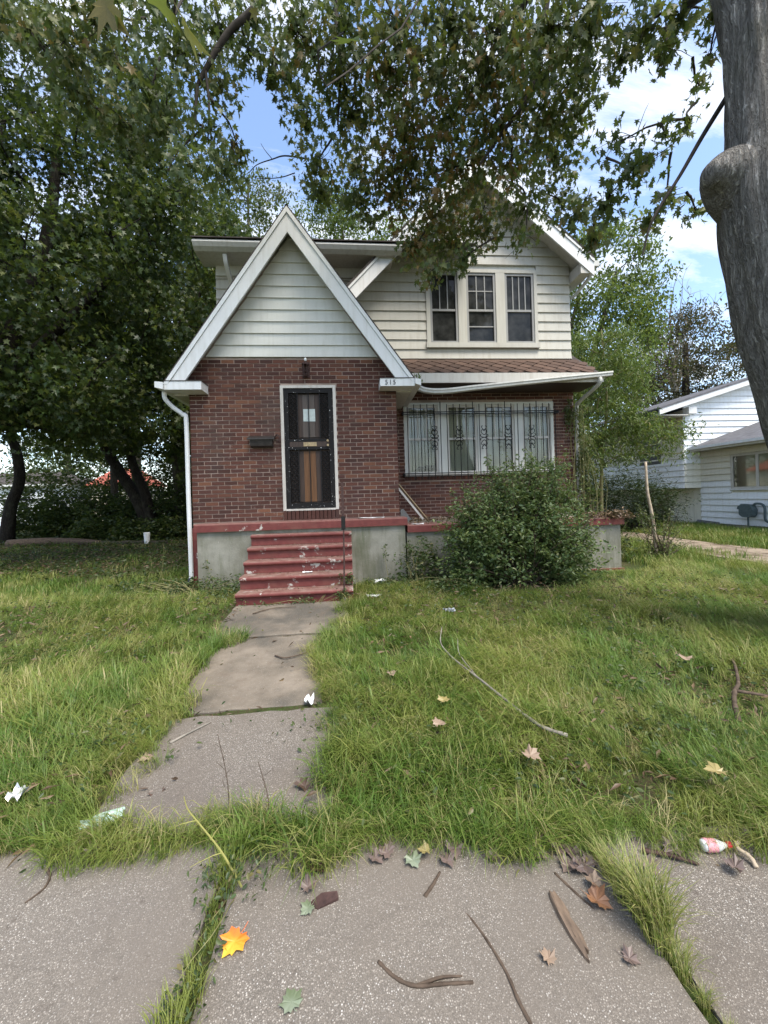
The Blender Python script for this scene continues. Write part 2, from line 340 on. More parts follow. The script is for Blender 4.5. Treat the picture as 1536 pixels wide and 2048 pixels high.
# ------------------------------------------------------------------ ground, walks, drive
ys = np.concatenate([np.linspace(-40, 0, 12), np.linspace(.3, 8, 60), np.linspace(8.5, 30, 30), np.linspace(34, 400, 18)])
xs = np.concatenate([np.linspace(-300, -26, 10), np.linspace(-24, 24, 110), np.linspace(26, 300, 10)])
GX, GY = np.meshgrid(xs, ys)
bumpz = (np.sin(GX*2.1+GY*.7)+np.sin(GX*.9-GY*1.7+1.))*.012*np.clip((GY-2.1)/.6, 0, 1)*np.clip((40-np.abs(GX))/20, 0, 1)
GZ = gn(GY)+bumpz
nx = len(xs)
mb = MB(); mb.v = list(zip(GX.ravel().tolist(), GY.ravel().tolist(), GZ.ravel().tolist()))
mb.f = [(j*nx+i, j*nx+i+1, (j+1)*nx+i+1, (j+1)*nx+i) for j in range(len(ys)-1) for i in range(nx-1)]
struct(mb.build('ground', M['soil'], smooth=True, origin=(0, 0, 0)), 'grassy soil of the front yard')

walk = bpy.data.objects.new('sidewalk', None); COL.objects.link(walk); put(walk, (0, 1, 0)); struct(walk, 'exposed aggregate concrete sidewalk')
def slab(poly, ztop, mt, parent, nm, seed, h=.09):
    r = random.Random(seed); pts = []
    n = len(poly)
    for i in range(n):                                  # worn, slightly wavy edge
        a, b = Vector(poly[i]), Vector(poly[(i+1) % n]); k = 10
        for q in range(k):
            p = a.lerp(b, q/k); d = (b-a).normalized(); w = r.uniform(-.012, .012) if q else 0
            pts.append((p.x-d.y*w, p.y+d.x*w))
    cx = sum(p[0] for p in pts)/len(pts); cy = sum(p[1] for p in pts)/len(pts)
    top = [(x, y, ztop(x, y)) for x, y in pts]
    inn = [(cx+(x-cx)*.975, cy+(y-cy)*.975, ztop(x, y)+.006) for x, y in pts]
    bot = [(x, y, ztop(x, y)-h) for x, y in pts]; N = len(pts)
    m = MB(); m.add(bot+top+inn, [(i, (i+1) % N, N+(i+1) % N, N+i) for i in range(N)]+[(N+i, N+(i+1) % N, 2*N+(i+1) % N, 2*N+i) for i in range(N)]+[tuple(range(2*N, 3*N))])
    return m.build(nm, mt, parent)
xsj = [-5.1, -3.58, -2.06, -.54, 1.0, 2.52, 4.04, 5.56]
for k in range(len(xsj)-1):
    a, b = xsj[k]+.025, xsj[k+1]-.025; tl = [(.0, .004), (.012, -.006), (.0, .0), (.004, .006), (.0, -.004), (.01, .0), (0, 0)][k]
    slab([(a, .26), (b, .26), (b, 1.82-.085*b), (a, 1.82-.085*a)], lambda x, y, tl=tl: .018+tl[0]*(x-a)+tl[1]*(y-1), M['walk'], walk, 'slab', k)
fp = bpy.data.objects.new('front_path', None); COL.objects.link(fp); put(fp, (-.7, 3.5, .1)); struct(fp, 'cracked concrete path to the porch steps')
for k, (y0, y1, x0, x1, mt) in enumerate([(1.93, 2.90, -1.30, -.13, 'walk'), (2.95, 4.22, -1.34, -.24, 'path'), (4.27, 5.36, -1.50, -.06, 'path')]):
    slab([(x0, y0), (x1, y0), (x1+.01, y1), (x0-.01, y1)], lambda x, y: g(x, y)+.022, M[mt], fp, 'slab', 40+k, .12)
# worn dirt drive between the houses
mb = MB(); L = []
for k in range(30):
    y = 3.5+k*.9; w = .75+.12*math.sin(k*1.7); cx = 8.1-.5*math.exp(-(k/4)**2)
    L.append([(cx-w, y, g(0, y)+.035), (cx+w+.05*math.sin(k*2.3), y, g(0, y)+.035)])
for a, b in zip(L, L[1:]): mb.add([a[0], a[1], b[1], b[0]], [(0, 1, 2, 3)])
struct(mb.build('driveway', M['dirt']), 'bare dirt drive between the two houses')
mb = MB(); mb.box(-60, -11, -.10, 60, -3.5, -.02); struct(mb.build('road', simple('asphalt', (.05, .05, .052), .9, .2)))
mb = MB(); mb.box(-60, -3.5, -.1, 60, -3.3, .06); struct(mb.build('kerb', M['found']))

# ------------------------------------------------------------------ the brick house
YV, YU = 6.87, 8.25                                     # vestibule front, main front
VX0, VX1, FZ, GZ0 = -2.58, .86, 1.20, 3.94
house = thing('brick_house', 'small brick and white sided house with steep pointed entry gable', 'house', (1.2, 8, .15))
H = house
# --- brickwork
CO, BL, BH, BW = .0677, .211, .0555, .2
me_b = bpy.data.meshes.new('brick'); mbk = MB(); mbk.box(-.5, 0, -.5, .5, 1, .5)
me_b.from_pydata(mbk.v, [], [f for f in mbk.f]); me_b.materials.append(M['brick'])
bricks = []                                             # (x0,x1,z0,z1) on vestibule front
def course_fill(x0, x1, z0, z1, holes, start=0):
    out = []; k = 0; z = z0
    while z+BH <= z1+.012:
        off = (k % 2)*BL/2; x = x0-off
        while x < x1:
            a, b = max(x, x0), min(x+BL-.012, x1)
            segs = [(a, b)]
            for (hx0, hx1, hz0, hz1) in holes:
                if z+BH > hz0 and z < hz1:
                    ns = []
                    for (p, q) in segs:
                        if q <= hx0 or p >= hx1: ns.append((p, q)); continue
                        if p < hx0: ns.append((p, hx0))
                        if q > hx1: ns.append((hx1, q))
                    segs = ns
            out += [(p, q, z, z+BH) for p, q in segs if q-p > .03]
            x += BL
        z += CO; k += 1
    return out
DX0, DX1, DZ0, DZ1 = -1.10, -.18, 1.38, 3.45
front = course_fill(VX0, VX1, FZ+.01, GZ0, [(DX0-.0, DX1+.0, 1.2, DZ1)])
front.sort(key=lambda b: (-(b[1]-b[0] > .15), (b[0]*.5+b[1]*.5)**2+(b[2]-1.9)**2))
wallV = MB()
def wall_hole(m, x0, x1, y0, y1, z0, z1, hx0, hx1, hz0, hz1):
    m.box(x0, y0, z0, hx0, y1, z1); m.box(hx1, y0, z0, x1, y1, z1)
    if hz0 > z0: m.box(hx0, y0, z0, hx1, y1, hz0)
    if hz1 < z1: m.box(hx0, y0, hz1, hx1, y1, z1)
wall_hole(wallV, VX0, VX1, YV+.006, YV+.2, .1, GZ0, DX0, DX1, .1, DZ1)
wallV.box(VX0, YV+.2, .1, VX0+.2, YU, GZ0); wallV.box(VX1-.2, YV+.2, .1, VX1, YU+.2, GZ0)
wallV.prism([(VX0+.06, YV+.03, GZ0), (VX1-.06, YV+.03, GZ0), (-.866, YV+.03, 6.0)], (0, .1, 0))
wV = wallV.build('vestibule_wall', M['mortar'], H)
field = MB(); frnd = []
def fbrick(m, lst, b8):
    m.hexa(b8); lst += [random.random()]*6
for i, (a, b, z0, z1) in enumerate(front):
    jy = random.uniform(-.003, .003)
    if i < 300: piece('brick', me_b, ((a+b)/2, YV-.002+jy, (z0+z1)/2), wV, scale=(b-a, .03, z1-z0))
    else: fbrick(field, [(a, YV-.002+jy, z0), (b, YV-.002+jy, z0), (b, YV+.03, z0), (a, YV+.03, z0), (a, YV-.002+jy, z1), (b, YV-.002+jy, z1), (b, YV+.03, z1), (a, YV+.03, z1)], 0) if False else (field.box(a, YV-.002+jy, z0, b, YV+.03, z1), frnd.extend([random.random()]*6))
for (a, b, z0, z1) in course_fill(YV+.0, YU, FZ+.01, GZ0, []):
    field.box(VX1-.03, a+.01, z0, VX1+.006, b, z1); frnd.extend([random.random()]*6)
    field.box(VX0-.006, a+.01, z0, VX0+.03, b, z1); frnd.extend([random.random()]*6)
# threshold course of bricks on edge under the door
x = DX0+.0
while x < DX1-.03:
    field.box(x, YV-.035, 1.205, x+.057, YV+.1, 1.36); frnd.extend([random.random()*.3]*6); x += .067
# --- main front wall (porch recess)
RX0, RX1, RZ0, RZ1 = .86, 4.89, .1, 4.35
PX0, PX1, PZ0, PZ1 = 1.18, 4.42, 1.95, 3.48
wr = MB(); wall_hole(wr, RX0, RX1, YU+.006, YU+.2, RZ0, RZ1, PX0, PX1, PZ0, PZ1)
wR = wr.build('porch_wall', M['mortar'], H)
for (a, b, z0, z1) in course_fill(RX0, RX1, 1.10, 3.95, [(PX0-.0, PX1, 1.86, PZ1)]):
    jy = random.uniform(-.003, .003); field.box(a, YU-.002+jy, z0, b, YU+.03, z1); frnd.extend([random.random()]*6)
x = PX0-.01
while x < PX1:
    field.box(x, YU-.03, 1.865, x+.057, YU+.1, 1.945); frnd.extend([random.random()*.8]*6); x += .067
fo = field.build('brickwork', M['brickf'], H, kind='stuff')
at = fo.data.attributes.new('rnd', 'FLOAT', 'FACE'); at.data.foreach_set('value', np.array(frnd, dtype=np.float32))
# --- body behind (sides and back), upper block
mb = MB(); mb.box(-2.52, YU+.2, .1, RX1, 17, 4.38); mb.build('side_wall', simple('side_brick', (.15, .06, .05), .9, .2, .3, 9), H)
mb = MB(); mb.box(-2.50, YU+.03, 4.38, 4.86, 17, 6.3)
mb.add([(.55, YU+.03, 6.3), (4.86, YU+.03, 6.3), (4.86, YU+.03, 6.44), (2.72, YU+.03, 8.2), (.9, YU+.03, 6.3)], [(0, 1, 2, 3, 4)]); mb.build('upper_wall', M['siding'], H)
# red painted base strip at the left corner
mb = MB(); mb.box(VX0-.01, YV-.022, .08, -2.40, YV+.02, 1.12); mb.build('painted_corner_base', M['red'], H)

# --- siding boards
def board(x0b, x1b, x0t, x1t, z, h, y, parent=H, mt='siding', nm='siding_board', out=.026):
    m = MB(); yb, yt = y-out, y+.002
    m.hexa([(x0b, yb, z), (x1b, yb, z), (x1b, y+.02, z), (x0b, y+.02, z), (x0t, yt, z+h), (x1t, yt, z+h), (x1t, y+.02, z+h), (x0t, y+.02, z+h)])
    return m.build(nm, M[mt], parent)
SP = .1995
def vhalf(z): return max(0, (6.02-z)/1.45)
z = GZ0+.01
while z < 5.95:
    h = min(SP, 6.0-z); a, b = vhalf(z), vhalf(z+h)
    board(-.866-a, -.866+a, -.866-b, -.866+b, z, h, YV); z += SP
WX0, WX1, WZ0, WZ1 = 1.72, 4.13, 4.62, 6.28
def gx(z):                                             # limits of the main gable wall at height z
    return max(-2.52, 2.72-(8.28-z)/1.03) if z > 6.3 else -2.52, min(4.87, 2.72+(8.28-z)/.842)
z = 4.40
while z < 8.1:
    h = SP; (a0, b0), (a1, b1) = gx(z), gx(min(z+h, 8.2))
    if z+h > WZ0+.02 and z < WZ1-.02:
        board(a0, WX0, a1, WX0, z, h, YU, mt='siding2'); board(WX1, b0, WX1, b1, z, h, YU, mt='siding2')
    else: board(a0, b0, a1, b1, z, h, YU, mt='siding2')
    z += h
# --- vestibule roof, rakes, returns
AX, AZ = -.865, 6.28
sl = 1.45
def roof_slope(x0, z0, x1, z1, y0, y1, th, mt, nm, up=0.):
    n = Vector((-(z1-z0), 0, x1-x0)).normalized(); n = n if n.z > 0 else -n
    m = MB(); p = [Vector((x0, y0, z0+up)), Vector((x1, y0, z1+up)), Vector((x1, y0, z1+up))-n*th, Vector((x0, y0, z0+up))-n*th]
    m.prism(p, (0, y1-y0, 0)); return m.build(nm, M[mt], H)
for s, xe, ze in ((-1, -2.84, 3.43), (1, 1.15, 3.46)):
    roof_slope(AX, AZ+.03, xe, ze+.03, YV-.335, 9.6, .035, 'roofdark', 'roof_slope')
    roof_slope(AX, AZ-.012, xe, ze-.012, YV-.315, 9.5, .10, 'oldtrim', 'roof_soffit')
    d = Vector((xe-AX, 0, ze-AZ)); n = Vector((-d.z, 0, d.x)).normalized(); n = n if n.z > 0 else -n
    A, B = Vector((AX, 0, AZ-.01)), Vector((xe, 0, ze-.01))
    def rake(o0, o1, y0, y1, mt, nm, cutz=None):
        # strip between perpendicular offsets o0,o1 below the roof line, mitred at the apex, cut level at the foot
        m = MB(); dn = d.normalized(); vert = lambda o: -o/abs(n.z)
        a0 = Vector((AX, y0, AZ-.01+vert(o0))); a1 = Vector((AX, y0, AZ-.01+vert(o1)))
        def foot(o, z):
            x = AX+(xe-AX)*((AZ-.01+vert(o))-z)/(AZ-ze); return Vector((x, y0, z))
        zf = cutz if cutz else ze
        m.prism([a0, foot(o0, zf), foot(o1, zf), a1], (0, y1-y0, 0)); m.build(nm, M[mt], H)
    rake(.0, .055, YV-.345, YV-.30, 'trim', 'rake_moulding', ze-.02)
    rake(.058, .235, YV-.325, YV-.285, 'trim', 'rake_board', ze+.03)
for x0, x1, z0, z1, out in ((-2.83, -2.27, 3.325, 3.456, -1), (.565, 1.137, 3.362, 3.488, 1)):
    mb = MB(); mb.box(x0, YV-.34, z0, x1, YV-.02, z1); bx = mb.build('cornice_return', M['trim'], H)
    m2 = MB(); m2.box(x0-.006, YV-.35, z1, x1+.006, YV-.02, z1+.012); m2.build('return_flashing', M['roofdark'], H)
    if out > 0: BXR = bx
    xa, xb = (x0-.13, x0-.005) if out < 0 else (x1+.005, x1+.10)
    m3 = MB(); m3.prism([(xa, YV-.37, z0+.03), (xb, YV-.37, z0+.0), (xb, YV-.37, z1-.02), (xa, YV-.37, z1-.01)], (0, 1.6, 0)); m3.build('eave_gutter', M['trim'], H)
    m4 = MB(); w0, w1 = (x0+.02, VX0-.01) if out < 0 else (VX1+.01, x1-.01); m4.box(w0, YV-.03, z0-.02, w1, YU, z0); m4.build('eave_soffit', M['oldtrim'], H)
# house number on the right hand return
cu = bpy.data.curves.new('number', 'FONT')
for ch, xx in zip('515', (.645, .712, .775)):
    cu.body = ch; cu.size = .10; cu.extrude = .004
    tmp = bpy.data.objects.new('t', cu); COL.objects.link(tmp); bpy.context.view_layer.update()
    me = bpy.data.meshes.new_from_object(tmp); bpy.data.objects.remove(tmp)
    me.transform(Matrix.Rotation(PI/2, 4, 'X')); me.materials.clear(); me.materials.append(M['numeral'])
    o = piece('house_number_digit', me, (xx, YV-.345, 3.386), H); o.scale = (.95, 1, 1.12)
# --- door
door = MB(); door.box(DX0+.09, YV+.07, 1.43, DX1-.09, YV+.11, 3.37); dO = door.build('door', M['wooddark'], H)
m = MB(); m.box(DX0-.005, YV-.02, 1.36, DX0+.045, YV+.09, DZ1+.02); m.box(DX1-.045, YV-.02, 1.36, DX1+.005, YV+.09, DZ1+.02); m.box(DX0+.045, YV-.022, DZ1-.025, DX1-.045, YV+.09, DZ1+.02); m.box(DX0+.045, YV-.04, 1.355, DX1-.045, YV+.09, 1.385)
m.build('door_frame', M['jamb'], dO)
SX0, SX1, SZ0, SZ1 = DX0+.05, DX1-.05, 1.39, 3.42
m = MB(); m.box(SX0, YV-.005, SZ0, SX0+.075, YV+.03, SZ1); m.box(SX1-.075, YV-.005, SZ0, SX1, YV+.03, SZ1)
m.box(SX0+.075, YV-.004, SZ1-.075, SX1-.075, YV+.03, SZ1); m.box(SX0+.075, YV-.004, SZ0, SX1-.075, YV+.03, SZ0+.085)
m.box(SX0+.075, YV-.003, 2.385, SX1-.075, YV+.03, 2.43); m.box(SX0+.075, YV-.003, 2.52, SX1-.075, YV+.03, 2.56); m.build('security_frame', M['doorblk'], dO)
m = MB(); m.box(SX0+.078, YV-.001, 2.432, SX1-.078, YV+.02, 2.518); m.build('lock_rail', M['wooddark'], dO)
m = MB()
cxs = [SX0+.115, SX0+.185, SX1-.185, SX1-.115]; xm_ = (SX0+SX1)/2
for za, zb in ((1.50, 2.36), (2.58, 3.33)):
    n = int((zb-za)/.072)
    for cx in cxs:
        for k in range(n):
            zc = za+(k+.5)*(zb-za)/n; r = .033
            m.tube([(cx+r*math.cos(w), YV+.012, zc+r*math.sin(w)) for w in np.linspace(0, 2*PI, 9)], .0085, 4, False)
            m.tube([(cx+.016*math.cos(w)+.008, YV+.012, zc+.016*math.sin(w)) for w in np.linspace(.5, 5, 6)], .006, 4, False)
    for xx in (SX0+.225, xm_, SX1-.225): m.box(xx-.007, YV+.004, za-.03, xx+.007, YV+.02, zb+.03)
m.build('scrollwork', M['iron'], dO)
xm = (SX0+SX1)/2
for k, xx in enumerate((xm-.205, xm-.105, xm-.002, xm+.1)):
    w = .098
    for za, zb, mt in ((1.5, 2.36, 'woodwarm' if k in (1, 2) else 'wooddark'), (2.6, 3.33, 'woodgrey' if k in (1, 2) else 'wooddark')):
        m = MB(); m.box(xx, YV+.048, za, xx+w, YV+.068, zb); m.build('door_plank', M[mt], dO)
m = MB(); m.box(xm-.095, YV+.042, 2.87, xm+.105, YV+.046, 3.08); m.build('notice', M['notice'], dO)
m = MB(); m.box(xm-.1, YV-.008, 2.44, xm+.12, YV-.002, 2.508); m.build('mail_slot', M['brass'], dO)
for zz_ in (2.45, 2.525):
    m = MB(); m.tube([(SX1-.1, YV-.005, zz_), (SX1-.1, YV-.03, zz_), (SX1-.1, YV-.055, zz_)], [.014, .018, .02], 8); m.build('knob', M['brass'], dO)
mb = MB(); mb.box(DX0-.1, YV+.2, 1.2, DX1+.1, YV+.24, 3.6); mb.build('entry_back', M['black'], H)

# --- upper windows
def dh_window(x0, x1, z0, z1, y, zm, bars, mt_f, mt_p, parent=H, blind=None, extra=None, fr=.05):
    """double-hung window: frame with two sashes' panes, muntins"""
    m = MB(); m.box(x0, y-.012, z0, x0+fr, y+.06, z1); m.box(x1-fr, y-.012, z0, x1, y+.06, z1); m.box(x0+fr, y-.011, z1-fr, x1-fr, y+.06, z1); m.box(x0+fr, y-.013, z0, x1-fr, y+.06, z0+fr)
    w = m.build('window', M[mt_f], parent)
    m = MB(); m.box(x0+fr, y-.002, zm-.02, x1-fr, y+.05, zm+.025); m.build('meeting_rail', M[mt_f], w)
    for za, zb, dy in ((z0+fr, zm-.02, .03), (zm+.025, z1-fr, .02)):
        m = MB(); m.box(x0+fr, y+dy, za, x1-fr, y+dy+.004, zb); m.build('pane', M[mt_p], w)
    nv, hz = bars
    for k in range(nv):
        xx = x0+fr+(x1-x0-2*fr)*(k+1)/(nv+1); m = MB(); m.box(xx-.011, y+.004, zm+.025, xx+.011, y+.018, z1-fr); m.build('muntin', M[mt_f], w)
    for zz_ in hz:
        m = MB(); m.box(x0+fr, y+.005, zz_-.011, x1-fr, y+.017, zz_+.011); m.build('muntin', M[mt_f], w)
    if blind:
        m = MB(); n = 14; P = []
        for k in range(n+1):
            xx = x0+fr+(x1-x0-2*fr)*k/n; P.append((xx, y+.105+.004*math.sin(k*2.6), z0+.02))
        Q = [(a, b, z1-.03) for a, b, c in P]; m.add(P+Q, [(i, i+1, n+2+i, n+1+i) for i in range(n)]); m.build('window_blind', M[blind], w)
    return w
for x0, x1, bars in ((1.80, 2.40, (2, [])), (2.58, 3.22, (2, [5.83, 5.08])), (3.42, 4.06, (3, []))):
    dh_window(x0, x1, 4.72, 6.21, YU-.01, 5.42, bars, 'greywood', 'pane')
m = MB()
for a, b in ((WX0, 1.80), (2.40, 2.58), (3.22, 3.42), (4.06, WX1)): m.box(a, YU-.04, 4.70, b, YU+.03, 6.21)
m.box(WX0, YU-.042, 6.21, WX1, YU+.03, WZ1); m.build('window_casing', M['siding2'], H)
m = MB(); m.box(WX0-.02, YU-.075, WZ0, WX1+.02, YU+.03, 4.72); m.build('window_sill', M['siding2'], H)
# --- porch windows
for x0, x1 in ((1.24, 1.90), (2.09, 2.75), (2.90, 3.56), (3.73, 4.36)):
    dh_window(x0, x1, 1.99, 3.43, YU+.02, 2.72, (2, []), 'oldtrim', 'clear', blind='blind')
m = MB(); m.prism([(1.36, YU+.085, 2.04), (1.84, YU+.085, 2.04), (1.84, YU+.085, 2.20), (1.74, YU+.085, 2.17), (1.66, YU+.085, 2.19), (1.58, YU+.085, 2.15), (1.50, YU+.085, 2.17), (1.42, YU+.085, 2.11)], (0, .015, 0)); m.build('torn_curtain_edge', M['black'], H)
m = MB()
for a, b in ((PX0, 1.24), (1.90, 2.09), (2.75, 2.90), (3.56, 3.73), (4.36, PX1)): m.box(a, YU-.015, 1.97, b, YU+.1, 3.43)
m.box(PX0, YU-.018, 3.43, PX1, YU+.1, PZ1); m.build('porch_window_casing', M['siding'], H)
m = MB(); m.box(PX0-.01, YU-.05, 1.945, PX1+.01, YU+.08, 1.99); m.build('porch_window_sill', M['oldtrim'], H)
m = MB(); m.box(PX0-.1, YU+.2, 1.8, PX1+.1, YU+.24, 3.6); m.build('room_back', M['black'], H)

# --- skirt roof over the porch with big diamond shingles
FY, FZt, RTz = YU-.77, 3.855, 4.40
ang = math.atan2(RTz-FZt, YU-FY); slen = math.hypot(RTz-FZt, YU-FY)
def onroof(x, s, up=0.): return Vector((x, FY+s*math.cos(ang)-up*math.sin(ang), FZt+s*math.sin(ang)+up*math.cos(ang)))
m = MB(); m.prism([onroof(1.0, -.01, -.05), onroof(5.05, -.01, -.05), onroof(5.05, slen, -.05), onroof(1.0, slen, -.05)], tuple(onroof(0, 0, .035)-onroof(0, 0)))
pr = m.build('porch_roof', M['roofdark'], H)
m = MB(); m.prism([onroof(4.895, slen, -.05), onroof(5.05, slen, -.05), onroof(5.05, slen+1.4, -.05), onroof(4.895, slen+1.4, -.05)], tuple(onroof(0, 0, .035)-onroof(0, 0))); m.build('porch_roof_return', M['roofdark'], H)
sw = .29
mt_ = MB(); mt_.add([(-sw/2, 0, .0), (-.02, -.155, .012), (.02, -.155, .012), (sw/2, 0, .0), (sw/2, .12, -.004), (-sw/2, .12, -.004),
                     (-sw/2, 0, -.012), (-.02, -.155, 0), (.02, -.155, 0), (sw/2, 0, -.012)],
                    [(0, 1, 2, 3, 4, 5), (0, 6, 7, 1), (1, 7, 8, 2), (2, 8, 9, 3)])
me_s = bpy.data.meshes.new('shingle'); me_s.from_pydata(mt_.v, [], mt_.f); me_s.materials.append(M['shingle'])
row = 0; s = .15
while s < slen+1.25:
    x = (1.05 if s < slen else 4.98)+(sw/2 if row % 2 else 0)
    while x < 5.1:
        if s < slen-.02 or x > 4.99:
            xx = min(x, 4.93) if x+sw/2 > 5.08 else x
            sh = piece('shingle', me_s, onroof(xx if s < slen else 4.99, s, .004+random.uniform(0, .003)), pr, rot=(ang+random.uniform(-.006, .006), random.uniform(-.01, .01), random.uniform(-.02, .02)), scale=(1 if s < slen else .5, 1, 1))
        x += sw
    s += .155; row += 1
m = MB(); m.box(1.20, FY-.03, 3.675, 5.06, FY+.01, 3.858); m.build('porch_fascia', M['oldtrim'], H)
m = MB(); m.box(1.15, FY+.01, 3.68, 5.03, YU, 3.70); m.build('porch_soffit', M['wooddark'], H)
# sagging gutter
m = MB(); path = curve([(1.34, FY-.10, 3.60), (1.55, FY-.13, 3.535), (1.9, FY-.13, 3.535), (2.35, FY-.12, 3.585), (3.2, FY-.1, 3.675), (4.2, FY-.09, 3.77), (5.18, FY-.08, 3.862)], 8)
prof = [(-.0, .0), (-.06, -.005), (-.065, -.035), (-.05, -.05), (-.045, -.085), (.0, -.095), (.045, -.09), (.05, 0), (.04, 0), (.035, -.08), (-.03, -.078), (-.045, -.02)]
vs = []
for p in path:
    for a, b in prof: vs.append((p.x, p.y+a, p.z+b))
k = len(prof); fs = [(i*k+j, i*k+(j+1) % k, (i+1)*k+(j+1) % k, (i+1)*k+j) for i in range(len(path)-1) for j in range(k)]
fs += [tuple(range((len(path)-1)*k, len(path)*k))]
m.add(vs, fs); m.build('sagging_gutter', M['gutter'], H, label='bent gutter hanging loose below the porch fascia')
m = MB(); m.tube(curve([(4.93, FY-.09, 3.77), (4.93, FY-.05, 3.62), (4.90, YU-.2, 3.42), (4.92, YU-.06, 3.25), (4.92, YU-.06, 2.0), (4.93, YU-.06, 1.15)], 6), .038, 8); m.build('downspout', M['gutter'], H)
m = MB(); m.tube(curve([(-2.89, YV-.2, 3.33), (-2.89, YV-.17, 3.22), (-2.80, YV-.1, 3.10), (-2.66, YV-.05, 2.98), (-2.625, YV-.045, 2.85), (-2.625, YV-.045, 1.5), (-2.615, YV-.05, .42), (-2.62, YV-.06, .28)], 6), .036, 8); m.build('downspout', M['trim'], H)
m = MB(); m.tube(curve([(-2.62, YV-.06, .3), (-2.63, YV-.10, .22), (-2.68, YV-.25, .18)], 5), .045, 8); m.build('downspout_boot', M['black'], H)
# --- main eave on the left, main gable roof
EY = YU-.62
m = MB(); m.box(-2.74, EY+.10, 6.235, 1.0, YU, 6.255); m.build('main_soffit', M['oldtrim'], H)
m = MB(); m.prism([(-2.74, EY, 6.40), (-2.74, EY-.01, 6.36), (-2.74, EY+.03, 6.29), (-2.74, EY+.10, 6.235), (-2.74, EY+.11, 6.40)], (3.9, 0, 0)); m.build('main_gutter', M['gutter'], H)
m = MB(); m.prism([(-2.76, EY-.03, 6.42), (-2.76, EY-.03, 6.44), (-2.76, 12.3, 8.44), (-2.76, 12.3, 8.42)], (5.4, 0, 0)); m.prism([(-2.76, 12.3, 8.42), (-2.76, 12.3, 8.44), (-2.76, 17, 6.4), (-2.76, 17, 6.38)], (7.7, 0, 0)); m.build('main_roof', M['roofdark'], H)
m = MB(); m.add([(-2.5, YU+.03, 6.2), (-2.5, 17, 6.2), (-2.5, 12.3, 8.38)], [(0, 1, 2)]); m.build('end_gable', M['siding'], H)
m = MB(); m.box(-2.50, YU-.06, 6.04, .7, YU-.025, 6.24); m.build('frieze_board', M['siding'], H)
for xx in (-2.2,):
    m = MB(); pth = curve([(xx, YU-.46, 6.235), (xx, YU-.40, 6.10), (xx, YU-.24, 5.97), (xx, YU-.06, 5.86), (xx, YU-.03, 5.70)], 5)
    vs = []
    for p in pth: vs += [(p.x-.035, p.y-.03, p.z-.03), (p.x+.035, p.y-.03, p.z-.03), (p.x+.035, p.y+.03, p.z+.03), (p.x-.035, p.y+.03, p.z+.03)]
    n = len(pth); m.add(vs, [(i*4+j, i*4+(j+1) % 4, (i+1)*4+(j+1) % 4, (i+1)*4+j) for i in range(n-1) for j in range(4)]+[(0, 3, 2, 1), (4*n-4, 4*n-3, 4*n-2, 4*n-1)]); m.build('eave_bracket', M['trim'], H)
GX_, GZ_ = 2.72, 8.36
for xe, ze in ((-.15, 8.36-1.03*2.87), (5.16, 8.36-.842*2.44)):
    roof_slope(GX_, GZ_+.03, xe, ze+.03, YU-.48, 16.9, .035, 'roofdark', 'gable_roof_slope')
    roof_slope(GX_, GZ_-.012, xe, ze-.012, YU-.44, 16.8, .09, 'oldtrim', 'gable_soffit')
    n = Vector((-(ze-GZ_), 0, xe-GX_)).normalized()
    for o0, o1, y0, y1, nm in ((.0, .05, YU-.475, YU-.43, 'gable_rake_moulding'), (.052, .26, YU-.455, YU-.42, 'gable_rake_board')):
        v = lambda o: -o/abs(n.z); m = MB()
        m.prism([(GX_, y0, GZ_-.01+v(o0)), (xe, y0, ze-.01+v(o0)), (xe, y0, ze-.01+v(o1)), (GX_, y0, GZ_-.01+v(o1))], (0, y1-y0, 0)); m.build(nm, M['trim'], H)
m = MB(); m.box(4.88, YU-.43, 6.02, 5.10, YU+.1, 6.24); m.build('eave_return', M['oldtrim'], H)
m = MB(); m.box(5.15, YU-.45, 6.16, 5.27, 16.9, 6.27); m.build('eave_gutter', M['gutter'], H)
m = MB(); m.tube(curve([(5.2, YU-.3, 6.17), (5.2, YU-.2, 6.05), (5.05, YU+.1, 5.82), (4.93, YU+.3, 5.7), (4.93, YU+.3, 4.6)], 5), .035, 8); m.build('downspout', M['gutter'], H)

# --- porch base, caps, steps
PY = 6.50
m = MB(); m.box(-2.39, PY, .02, .90, YV, 1.07); m.build('porch_foundation', M['found'], H)
m = MB()
def cap(m, x0, x1, y0, y1, z0, z1):
    r = .02; m.prism([(x0, y0, z0), (x0, y0-.0, z1-r), (x0, y0+r, z1), (x0, y1, z1), (x0, y1, z0)], (x1-x0, 0, 0))
cap(m, -2.42, .935, PY-.05, YV-.002, 1.073, 1.20); m.build('porch_cap', M['redcap'], H)
m = MB(); m.box(.93, PY+.04, .2, 4.66, YU, .945); m.build('porch_foundation', M['found'], H)
m = MB(); cap(m, .94, 4.70, PY-.01, PY+.45, .95, 1.075); m.build('porch_cap', M['redcap'], H)
m = MB(); m.box(.94, PY+.44, .95, 4.68, YU, 1.07); m.build('porch_floor', M['path'], H)
m = MB(); m.box(4.1, PY+.01, .02, 4.69, PY+.6, .2); m.build('pier_base', M['red'], H)
steps = MB(); steps.box(-1.44, 5.46, .02, -.06, PY, .12); ST = steps.build('front_steps', M['found'], H)
